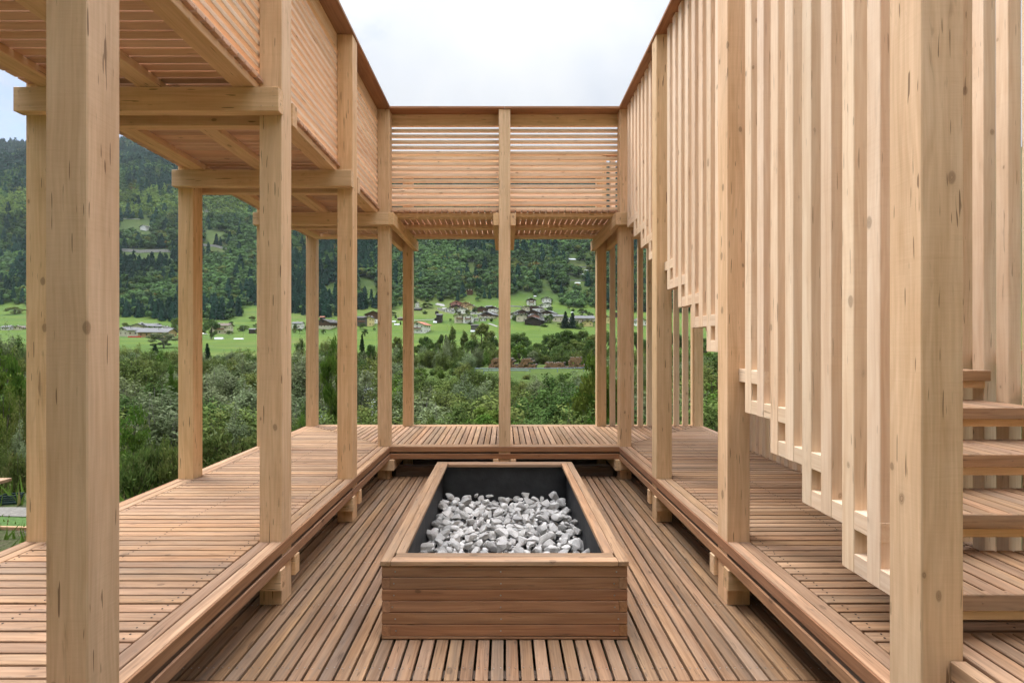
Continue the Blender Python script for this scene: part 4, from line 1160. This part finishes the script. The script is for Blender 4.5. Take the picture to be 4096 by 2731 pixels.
    if not barn:
        nd = max(2,int(d_/3.6))
        for s_ in range(nst):
            for c in range(nd):
                for sd in (-1,1):
                    yy = -hd+d_*(c+.5)/nd; zz0 = s_*fh+fh*.34+.2
                    m = bxm([((hw-.02) if sd>0 else -hw-.055,(hw+.055) if sd>0 else -hw+.02,yy-.5,yy+.5,zz0,zz0+1.25)]); m.build('window', GLASS if (c+s_)%2 else SHUT, e)
    def balcony(side, zb_, L):
        if side=='g': m = bxm([(-L/2,L/2,-hd-1.15,-hd-.14,zb_-.12,zb_),(-L/2,L/2,-hd-1.16,-hd-1.09,zb_+.05,zb_+.95),(-L/2,-L/2+.06,-hd-1.08,-hd-.14,zb_+.05,zb_+.95),(L/2-.06,L/2,-hd-1.08,-hd-.14,zb_+.05,zb_+.95)])
        else:
            s_=1 if r_<0 else -1
            xa,xb=sorted((s_*(hw+.15),s_*(hw+1.15))); xc,xd=sorted((s_*(hw+1.09),s_*(hw+1.16)))
            m = bxm([(xa,xb,-L/2,L/2,zb_-.12,zb_),(xc,xd,-L/2,L/2,zb_+.05,zb_+.95)])
        return m.build('balcony', BALC, e)
    for s_ in range(1, nst):
        if balc >= s_: balcony('g' if abs(rot)<60 else 'e', s_*fh+.3, (w_ if abs(rot)<60 else d_)*(.62 if s_==1 else .5))
    if balc and rise > 1.3 and abs(rot)<60: 
        m = bxm([(-.9,.9,-hd-.16,-hd-.13,eh-.1,eh+rise*.45)]); m.build('window', GLASS, e)
    e['category']=cat; HOUSES.append((e,desc or f'{wall} house under a {roof} roof',x,Y,cx)); return e
HL = [(1823,1228,43,24,'pink','red',8,False,1,'pink chalet under a red tiled roof'),(1866,1230,40,22,'orange','red',-6,False,1,'orange chalet with a wide low gable'),
(1822,1238,44,20,'cream','dark',6,True,1,'timber fronted house just below the pink chalet'),(1887,1238,32,19,'yellow','brown',-12,False,0,'small yellow house with brown roof'),
(1846,1255,28,26,'white','dark',10,False,1,'narrow white house with dark gable'),(1819,1251,26,15,'white','grey',80,False,0,'low white building with grey roof left of the narrow white house'),
(1930,1246,38,21,'brown','brown',-8,True,1,'brown timber house with pale window row'),(1957,1236,26,14,'grey','grey',75,False,0,'grey roofed building between two chalets'),
(1974,1249,34,24,'white','dark',-15,True,1,'white chalet with dark roof beside the centre post'),(1925,1270,32,18,'cream','grey',72,False,0,'cream cottage with slate grey roof'),
(1958,1272,48,25,'cream','grey',-22,.45,1,'broad timber gabled house with car outside'),(1837,1291,42,38,'cream','brown',6,False,2,'tall beige twin house, left gable with two balconies'),
(1874,1292,38,37,'white','brown',-4,False,2,'tall white twin house, right gable with balcony'),(1757,1287,25,32,'dark','grey',86,False,0,'tall dark wooden barn tower with grey roof'),
(1752,1291,28,22,'dark','dark',4,False,0,'low dark barn in front of the barn tower'),(1747,1257,12,13,'dark','dark',0,False,0,'tiny dark hut above the barn tower'),
(1678,1332,58,46,'white','red',-14,False,2,'white chalet with red balconies alone in the meadow'),(1899,1327,32,30,'grey','dark',84,False,0,'weathered grey barn in the lower meadow'),
(1932,1283,22,13,'white','dark',0,False,0,'small white garage below the parked car'),(1879,1179,22,20,'brown','red',0,True,0,'red brown cabin on the wooded slope'),
(1671,1243,30,12,'dark','dark',80,False,0,'long low dark shed on the upper meadow'),(1668,1229,15,20,'white','brown',10,False,0,'small white house at the edge of the wood'),
(2125,1222,34,29,'white','dark',0,True,2,'tall white chalet with broad timber balconies'),(2189,1209,36,22,'white','dark',-10,False,1,'topmost white chalet on the hill'),
(2184,1230,33,21,'white','dark',14,False,1,'white chalet directly below the topmost one'),(2102,1243,29,20,'cream','brown',6,False,1,'cream gabled house left of the village middle'),
(2126,1242,22,20,'brown','brown',0,False,1,'small brown house wedged between two pale ones'),(2153,1250,32,27,'white','dark',-30,True,0,'white house with tall blank side wall'),
(2080,1260,46,21,'white','dark',16,.5,0,'wide dark topped house above the cream gabled one'),(2087,1285,42,32,'cream','dark',-3,False,2,'cream house with two rows of windows and balcony'),
(2142,1262,48,22,'grey','dark',-20,True,0,'dark timber house behind the pink one'),(2131,1276,42,21,'pink','dark',18,False,0,'pink walled house with dark roof'),
(2141,1299,64,32,'dark','dark',-18,False,0,'large black timber barn at the meadow edge'),(2199,1262,48,21,'white','grey',-24,True,1,'white house with long grey roof and gable'),
(2233,1287,44,29,'cream','grey',90,False,2,'cream two storey house with red flowered balcony'),(2338,1291,80,30,'cream','grey',94,False,2,'long cream and yellow terrace with grey roof'),
(2352,1304,42,26,'yellow','dark',-6,False,1,'small yellow gabled house in front of the terrace'),(2036,1274,24,23,'white','dark',-10,True,0,'white house half hidden by the centre post'),
(1867,1044,30,19,'white','dark',-10,False,1,'white house in a clearing high on the slope'),(1893,1042,18,10,'dark','brown',80,False,0,'brown barn next to the white house high on the slope'),
(508,1344,52,36,'cream','grey',-20,False,1,'cream house with low grey gable'),(605,1349,118,38,'orange','grey',96,False,1,'long pink and cream farmhouse behind a red fence'),
(590,1313,48,20,'white','grey',-25,False,0,'white house peeping over the long farmhouse'),(618,1306,28,13,'dark','grey',85,False,0,'dark barn above the long farmhouse'),
(545,1316,60,20,'cream','grey',20,False,0,'broad cream house behind the low grey gable'),
(877,1335,70,43,'cream','brown',92,False,2,'cream farmhouse with two long dark balconies'),(1008,1335,28,22,'dark','grey',85,False,0,'dark hay shed on the meadow'),
(1187,1317,42,30,'white','grey',86,False,1,'pale house with grey roof and climbing plants'),(1305,1314,62,38,'cream','dark',-16,.5,1,'cream chalet with dark timber upper floor'),
(1288,1280,20,15,'dark','red',85,False,0,'little red roofed shed above the chalet'),(1447,1304,48,40,'grey','dark',88,False,2,'grey apartment block with white awnings'),
(1476,1304,28,40,'yellow','dark',-4,False,0,'tall pale yellow house end wall'),(1491,1292,62,48,'white','dark',8,.55,0,'dark timber house with white ground floor'),
(1602,1282,26,12,'brown','brown',85,False,0,'brown shed beside two small conifers'),(581,920,32,19,'white','dark',-18,False,0,'white farmhouse in a clearing on the mountain'),
(1294,1441,38,22,'grey','grey',70,False,0,'grey roofed hut hidden among the riverside shrubs'),(20,1320,44,18,'white','grey',80,False,0,'long pale house with grey roof'),(72,1318,30,15,'cream','brown',10,False,0,'small cream house with brown roof'),
(2425,1292,34,30,'yellow','brown',-8,False,1,'yellow house glimpsed between the corner posts'),(2560,1302,46,28,'white','dark',12,False,1,'white house glimpsed between the thin slats'),(2640,1300,50,26,'white','dark',-12,True,1,'white and brown house glimpsed through the slats'),
(2462,1268,30,18,'dark','dark',5,False,0,'dark barn glimpsed between the corner posts'),(825,848,26,10,'white','dark',80,False,0,'pale cabin near the lighter tree tops'),]
for k_,(cx_,yb_,w_,h_,wl_,rf_,rt_,ds_) in enumerate([(1790,1247,24,15,'white','dark',10,'little white house left of the narrow white one'),(1862,1249,22,15,'cream','dark',-14,'little cream house behind the beige twin house'),(1893,1256,24,15,'white','grey',20,'white cottage under the yellow house'),
 (1908,1247,20,13,'white','dark',-6,'tiny white house between the yellow and timber ones'),(1942,1259,26,15,'white','dark',14,'white cottage above the broad timber gable'),(1977,1262,24,15,'cream','brown',-20,'cream cottage against the centre post'),(1905,1284,20,12,'white','grey',80,'low white annex right of the tall white twin house'),
 (2062,1268,24,16,'white','dark',-16,'white house at the left end of the right cluster'),(2112,1258,22,14,'white','brown',10,'small white house under the cream gabled one'),(2160,1272,24,15,'white','dark',-12,'white cottage right of the pink walled house'),(2172,1252,22,14,'cream','dark',20,'small cream house below the blank walled one'),
 (2178,1284,26,16,'white','grey',-20,'white house just right of the black barn'),(2216,1272,26,16,'white','dark',12,'white cottage above the flowered balcony house'),(2286,1289,30,17,'white','grey',85,'white row house between the two spruces and terrace'),(2372,1282,26,18,'white','dark',-8,'white house above the right end of the terrace'),
 (500,1322,28,15,'white','grey',12,'small white house at the left of the farm group'),(655,1318,24,13,'white','dark',-12,'small white house right of the dark barn above'),(560,1302,20,10,'cream','grey',84,'tiny cream house highest of the farm group')]):
    HL.append((cx_,yb_,w_,h_,wl_,rf_,rt_,False,1,ds_))
for h in HL:
    if h[4] is None: continue
    cx,yb,wp_,hp_,wl,rf_,rot,tm_,bl_,ds = h
    house(cx,yb,wp_,hp_,wl,rf_,rot,tm_,bl_,ds, name='barn' if wl in('dark','grey') and 'house' not in ds and 'apart' not in ds else 'house', cat='barn' if wl in('dark','grey') and 'house' not in ds and 'apart' not in ds else 'house', chim=0 if wl in('dark','grey') else 2)
# roads and walls draped on the slopes
def px_line(L): return [(*ray(a,b_)[:2],0) for a,b_ in L]
strip_mesh('road', px_line([(1744,1217),(1768,1222),(1776,1231),(1782,1243)]), 5.0, CONC, dz=.5, step=3)
strip_mesh('road', px_line([(1655,1283),(1700,1281),(1738,1279)]), 2.2, CONC, dz=.35, step=3)
strip_mesh('road', px_line([(2036,1226),(2085,1228)]), 3.5, CONC, dz=.4, step=3)
strip_mesh('road', px_line([(1955,1295),(1972,1301),(1990,1308)]), 2.4, CONC, dz=.35, step=3)
def wall_line(L, h, lab, th=.6, mat=STONEW, step=4):
    P=px_line(L); V=[]; pts=[]
    for (a,b_) in zip(P[:-1],P[1:]):
        a=Vector(a);b_=Vector(b_); n=max(1,int((b_-a).length/step)); pts += [a.lerp(b_,i/n) for i in range(n)]
    pts.append(Vector(P[-1]))
    for p in pts:
        z=float(H(p.x,p.y)); V += [(p.x,p.y-th/2,z-1),(p.x,p.y-th/2,z+h),(p.x,p.y+th/2,z+h),(p.x,p.y+th/2,z-1)]
    Fq=[[i*4+j,i*4+(j+1)%4,(i+1)*4+(j+1)%4,(i+1)*4+j] for i in range(len(pts)-1) for j in range(4)]+[[0,1,2,3],[len(V)-1,len(V)-2,len(V)-3,len(V)-4]]
    return link('retaining_wall', mesh_np('retaining_wall',np.array(V),np.array(Fq),mat), label=lab, cat='retaining wall')
wall_line([(470,1006),(560,1012),(690,1010)],4.6,'long grey stone retaining wall crossing the mountain above a grass strip')
wall_line([(811,984),(860,988),(912,998)],3.5,'curving grey retaining wall of the mountain road')
wall_line([(478,876),(560,878)],1.2,'low pale wall along the top of the mountain clearing')
wall_line([(1750,1238),(1765,1243),(1779,1245)],2.4,'grey rubble wall curving beside the concrete village road')
wall_line([(1781,1246),(1800,1252),(1816,1257)],1.2,'dark stone wall running down from the village road')
wall_line([(2036,1226),(2088,1229)],1.3,'grey stone field wall right of the centre post')
for i,L in enumerate([[(2265,1036),(2372,1042)],[(2255,1066),(2376,1072)],[(2250,1098),(2376,1100)],[(2275,1122),(2370,1126)]]): wall_line(L,1.1,['topmost','second','third','lowest'][i]+' of four grey terrace walls on the slope at right',mat=CONC)
wm2 = cm('tunnel_film',(.62,.65,.66),.4)
def tunnel(cx,yb,wpx,hpx,lab,name='polytunnel',cat='polytunnel',mat=None,rot=8):
    x,Y,z=ray(cx,yb); w_=wpx*Y/F; h_=hpx*Y/F; a=np.linspace(0,math.pi,9); V=[];Fq=[]; L=w_/2
    for s_ in (-1,1):
        for q_ in a: V.append((s_*L, math.cos(q_)*h_*1.0, math.sin(q_)*h_))
    Fq=[[i,i+1,10+i,9+i] for i in range(8)]
    me=mesh_np(name,np.array(V),[np.array(Fq),np.array([list(range(9))[::-1],list(range(9,18))])],mat or wm2)
    e=empty(name,(x,Y,z-.1),rad(rot),label=lab,cat=cat); link('film',me,e)
    m=bxm([(s_*L*.98-.06,s_*L*.98+.06,-.06,.06,0,h_*1.02) for s_ in (-.99,.99)]); m.build('end_frame',SHUT if cat!='polytunnel' else BARKG,e)
for a in [(877,1357,32,8,'white polytunnel below the cream farmhouse'),(955,1357,36,5,'long low translucent polytunnel on the meadow at left'),(2288,1252,9,5,'small white polytunnel above the terrace'),(2333,1251,11,7,'rounded white polytunnel beside the trees above the terrace'),
  (1588,1300,20,6,'white tunnel greenhouse beside two small conifers'),(1575,1288,18,5,'translucent tunnel greenhouse farther up the meadow'),(1740,1292,14,8,'domed grey polytunnel beside the low dark barn'),(1892,1327,20,7,'pale covered woodpile in front of the weathered barn'),
  (2288,1040,30,6,'uppermost white greenhouse on the terraces'),(2268,1136,14,7,'lowest left white greenhouse on the terraces'),(2335,1103,12,8,'white greenhouse in the middle of the terraces'),(2345,1084,14,5,'slim white greenhouse on the upper terraces'),(2310,1134,22,5,'long white greenhouse on the lowest terrace'),(2140,1187,10,4,'white tunnel at the top edge of the pale field')]: tunnel(*a)
RED = cm('red_fabric',(.62,.03,.035),.7)
x,Y,z=ray(538,1350); m=MB(); m.box(-4.6,4.6,0,.08,.15,1.0,'x'); fe=empty('red_fence',(x,Y,z),0,label='bright red screen fence along the long farmhouse garden',cat='fence'); m.build('panel',RED,fe)
for k in range(5): m=MB(); m.box(-4.5+k*2.25-.04,-4.5+k*2.25+.04,.085,.16,-.3,1.1,'z'); m.build('post',SHUT,fe)
def pole(cx,yb,ht_px,lab):
    x,Y,z=ray(cx,yb); h_=ht_px*Y/F; e=empty('lamp_post',(x,Y,z),0,label=lab,cat='lamp post')
    v,f=tube((0,0,0),(0,0,h_),.09,.06,8); link('pole',mesh_np('pole',v,f,STEEL,smooth=True),e); m=bxm([(-.15,.7,-.1,.1,h_,h_+.12)]); m.build('lamp_head',STEEL,e)
pole(1789,1320,22,'thin metal lamp post in the meadow left of the centre post'); pole(975,1345,42,'thin lamp post by the garden plots of the cream farmhouse'); pole(2160,1326,24,'thin lamp post in the meadow right of the centre post'); pole(1505,1331,36,'thin lamp post next to the left corner post')
# parked cars
def car(cx,yb,lab,rot):
    x,Y,z=ray(cx,yb); e=empty('parked_car',(x,Y,z+.25),rad(rot),label=lab,cat='car')
    P=[(-2.1,.35),(-2.15,.8),(-1.6,.95),(-1.0,1.42),(.6,1.45),(1.25,.98),(2.1,.82),(2.15,.4)]; V=[(px_,s_*.85,pz_) for s_ in (-1,1) for px_,pz_ in P]
    Fq=[[i,i+1,9+i,8+i] for i in range(7)]+[[7,0,8,15]]
    link('body',mesh_np('body',np.array(V,float),[np.array(Fq),np.array([list(range(8))[::-1],list(range(8,16))])],WALLM['white']),e)
    V=[(px_,s_*.86,pz_) for s_ in (-1,1) for px_,pz_ in [(-1.35,.98),(-.95,1.34),(.55,1.36),(1.05,1.0)]]
    link('side_windows',mesh_np('side_windows',np.array(V,float),np.array([[3,2,1,0],[4,5,6,7]]),GLASS),e)
    for wx in (-1.35,1.35):
        for s_ in (-1,1):
            v,f=tube((wx,s_*.70,.32),(wx,s_*.90,.32),.32,.32,12); link('wheel',mesh_np('wheel',v,[f,np.array([list(range(12,24))])],WALLM['dark']),e)
car(1948,1274,'white car parked in front of the broad timber gabled house',15); car(818,1340,'white car parked left of the cream farmhouse',70); car(1975,1352,'white car half hidden by trees near the centre post',5)
# log piles behind the crash barrier: every log a thing
ENDM = wood('log_end',(.52,.32,.16),(.36,.2,.1),(.2,.1,.05),knots=0,spread=.3); LOGB = plain('log_bark',(.08,.062,.05),.95,.4,5)
def log_mesh(i):
    rg_=np.random.default_rng(i); a=np.arange(10)*2*math.pi/10; rr_=1+rg_.normal(size=10)*.05; V=[]
    for yy in (0,1): V += [(math.cos(t)*r_,yy,math.sin(t)*r_) for t,r_ in zip(a,rr_)]
    me=mesh_np('log',np.array(V),[np.array([[j,(j+1)%10,10+(j+1)%10,10+j] for j in range(10)]),np.array([list(range(10)),list(range(10,20))[::-1]])],LOGB)
    me.materials.append(ENDM); me.polygons[10].material_index=1; me.polygons[11].material_index=1
    return me
LG=[log_mesh(i) for i in range(5)]
def pile(cxa,cxb,Y,rows,lab,grp):
    xa=(cxa-VX)*Y/F; xb=(cxb-VX)*Y/F; base=float(H((xa+xb)/2,Y)); 
    for r_ in range(rows):
        x=xa+.16*r_+R.uniform(0,.5); xe_=xb-.16*r_-R.uniform(0,1.2)*(r_>1)
        while x<xe_:
            q=R.uniform(.17,.28); o=bpy.data.objects.new('log',LG[R.integers(5)]); COL.objects.link(o)
            o.location=(x+q,Y+R.uniform(-.35,.1),base+.22+r_*.40+R.normal()*.03); o.scale=(q,4.0,q); o.rotation_euler=(0,R.uniform(0,6.28),rad(R.uniform(-14,-6)))
            tag(o,lab,'log',grp); x+=2*q*.98
pile(1950,2062,102,5,'felled log end on in the pile straddling the centre post','logs in the left pile')
pile(2066,2136,102,5,'felled log end on in the pile just right of the centre post','logs in the middle pile')
pile(2170,2258,105,3,'felled log end on in the low grey pile behind the shrubs','logs in the low pile')
pile(2262,2340,104,6,'felled log end on in the tall pile at the right','logs in the right pile')
GALV = plain('galvanised_steel',(.20,.25,.32),.7,.15,2,0)
def barrier(L, lab):
    e=empty('crash_barrier',(L[0][0],L[0][1],0),0,label=lab,cat='crash barrier'); org=Vector((L[0][0],L[0][1],0))
    for (a,b_) in zip(L[:-1],L[1:]):
        a=Vector((a[0],a[1],float(H(a[0],a[1]))));b_=Vector((b_[0],b_[1],float(H(b_[0],b_[1])))); pr_=[(0,.56),(-.05,.59),(0,.63),(0,.65),(-.05,.69),(0,.72)]
        V=[];
        for p in (a,b_): V+=[(p.x-org.x,p.y+dy-org.y,p.z+dz) for dy,dz in pr_]
        link('rail',mesh_np('rail',np.array(V),np.array([[i,i+1,7+i,6+i] for i in range(5)]),GALV),e)
        n=int((b_-a).length/4)
        for i in range(n):
            p=a.lerp(b_,i/max(1,n)); m=MB(); m.box(p.x-org.x-.06,p.x-org.x+.06,p.y-org.y+.02,p.y-org.y+.12,p.z-.4,p.z+.75,'z'); m.build('post',GALV,e)
def bpt(cx,Y): return ((cx-VX)*Y/F,Y)
barrier([bpt(1900,84),bpt(2120,86),bpt(2335,90),bpt(2500,94)],'long grey steel crash barrier running in front of the log piles')
barrier([bpt(1935,77),bpt(2040,77.5),bpt(2115,78.5)],'shorter lower steel crash barrier nearer than the long one')
# ---- labels for plants and houses: look + where it stands
WINS=[(-9e9,100,'at the far left edge'),(100,478,'behind nearest left post'),(478,716,'right of nearest left post'),(716,1036,'left of the second post'),(1036,1168,'behind the second post'),
(1168,1350,'left of the third post'),(1350,1430,'behind the third post'),(1430,1512,'left of the corner post'),(1512,1642,'beside the left corner post'),(1642,1988,'left of the centre post'),(1988,2038,'behind the centre post'),(2038,2384,'right of the centre post'),(2384,9e9,'behind the right slats')]
ORD=['first','second','third','fourth','fifth','sixth','seventh','eighth','ninth','tenth','eleventh','twelfth','thirteenth','fourteenth','fifteenth','sixteenth','seventeenth','eighteenth','nineteenth','twentieth']+['twenty-'+w_ for w_ in ('first','second','third','fourth','fifth','sixth','seventh','eighth','ninth')]
def depth(Y,kind=None):
    return 'past the deck' if Y<12.5 else 'on near bank' if Y<18 else 'near the river' if Y<25 else 'in mid scrub' if Y<37 else 'in deeper scrub' if Y<56 else 'before the barrier' if Y<88 else 'at the meadow edge' if Y<190 else 'near the houses'
bins={}
for P in PLANTS:
    e,k,x,y,z,h_,w_=P; cx=scr_xy(x,y,z)[0]; wn=[w3 for w3 in WINS if w3[0]<=cx<w3[1]][0][2]
    bins.setdefault((NAMES[k][1],depth(y),wn),[]).append((cx,y,e))
for (lk,dp,wn),L in bins.items():
    L.sort(key=lambda t:t[0])
    for i,(cx,y,e) in enumerate(L):
        e['label']=f'{lk} {dp} {wn}' if len(L)==1 else f'{lk} {dp} {wn}, {ORD[min(i,28)]} from left'
        e['group']=f'{NAMES[[k for k in NAMES if NAMES[k][1]==lk][0]][2]}s along the valley'
for e,ds,x,Y,cx in HOUSES:
    wn=[w3 for w3 in WINS if w3[0]<=cx<w3[1]][0][2]
    lab=ds
    if len(lab.split())+len(wn.split())<=15: lab=f'{ds} {wn}'
    e['label']=lab; e['group']='houses and barns of the valley'
# ---- the air of the valley
hm = bpy.data.materials.new('haze'); hm.use_nodes=True; nt=hm.node_tree; nt.nodes.remove(nt.nodes['Principled BSDF'])
pv = nt.nodes.new('ShaderNodeVolumePrincipled'); pv.inputs['Color'].default_value=(.80,.89,1.0,1); pv.inputs['Density'].default_value=HAZE; pv.inputs['Anisotropy'].default_value=.2
nt.links.new(pv.outputs[0], nt.nodes['Material Output'].inputs['Volume'])
V=np.array([(x,y,z) for x in (-5300,5300) for y in (-5300,5300) for z in (-12,1250)],float)
link('haze',mesh_np('haze',V,np.array([[0,1,3,2],[4,6,7,5],[0,4,5,1],[2,3,7,6],[0,2,6,4],[1,5,7,3]]),hm),kind='stuff',label='thin blue valley air',cat='haze')



# ================================================================== WORLD, SUN, CAMERA
w = bpy.data.worlds.new('World'); sc.world = w; w.use_nodes = True; nt = w.node_tree; N = NT(nt)
bg = nt.nodes['Background']
SUN_EL, SUN_AZ = 56, -58     # azimuth measured from +Y (ahead), negative = to the left
sky = N.n('ShaderNodeTexSky', sky_type='NISHITA', sun_disc=False, sun_elevation=rad(SUN_EL), sun_rotation=rad(SUN_AZ), altitude=700)
tc = N.n('ShaderNodeTexCoord').outputs['Generated']
sp = N.n('ShaderNodeSeparateXYZ'); N.l(tc, sp.inputs[0])
zz = N.math('ADD', N.math('MAXIMUM', sp.outputs[2], 0.0), .22)
cx = N.n('ShaderNodeCombineXYZ'); N.l(N.math('DIVIDE', sp.outputs[0], zz), cx.inputs[0]); N.l(N.math('DIVIDE', sp.outputs[1], zz), cx.inputs[1])
cl = N.noise(cx.outputs[0], .9, 7, .6, .3)
side = N.mapr(sp.outputs[0], -.8, -.45, .17, 0)      # the overcast breaks up towards the left
cov = N.mapr(N.math('SUBTRACT', cl, side), .30, .44)
shade = N.noise(cx.outputs[0], 1.15, 6, .55, .5)
elev = N.math('ADD', N.math('MULTIPLY', N.math('POWER', N.math('MAXIMUM', sp.outputs[2], 0.0), 6.0), 3.7), .335)
cloud = N.mix(1.0, N.mix(N.mapr(shade,.40,.60), (8.5,9.1,10.2), (11.2,11.3,11.4)), N.n('ShaderNodeCombineXYZ').outputs[0], 'MULTIPLY')
_cc = [n_ for n_ in nt.nodes if n_.type=='COMBXYZ'][-1]
for k_ in range(3): N.l(elev, _cc.inputs[k_])
N.l(N.mix(cov, N.mix(1.0, sky.outputs[0], (.75,.75,.78),'MULTIPLY'), cloud), bg.inputs['Color'])
bg.inputs['Strength'].default_value = .10
sd = bpy.data.lights.new('sun', 'SUN'); sd.energy = 1.5; sd.angle = rad(26); sd.color = (1,.95,.87)
so = bpy.data.objects.new('sun', sd); COL.objects.link(so)
dirv = Vector((math.sin(rad(SUN_AZ))*math.cos(rad(SUN_EL)), math.cos(rad(SUN_AZ))*math.cos(rad(SUN_EL)), math.sin(rad(SUN_EL))))
so.rotation_euler = (-dirv).to_track_quat('-Z','Y').to_euler()
cd = bpy.data.cameras.new('camera'); co = bpy.data.objects.new('camera', cd); COL.objects.link(co)
co.location = (0,0,EYE); co.rotation_euler = (rad(90),0,0)
cd.sensor_width = 36; cd.lens = F/4096*36; cd.shift_x = (2048-VX)/4096; cd.shift_y = (VY-1365.5)/4096
cd.clip_start = .05; cd.clip_end = 20000
sc.camera = co
cy = sc.cycles
cy.max_bounces = 4; cy.diffuse_bounces = 3; cy.glossy_bounces = 2; cy.transmission_bounces = 3; cy.volume_bounces = 0; cy.transparent_max_bounces = 4
cy.use_adaptive_sampling = True; cy.adaptive_threshold = .02; cy.caustics_reflective = False; cy.caustics_refractive = False
sc.view_settings.view_transform = 'Standard'; sc.view_settings.look = 'None'; sc.view_settings.gamma = 1
sc.view_settings.exposure = 1.2
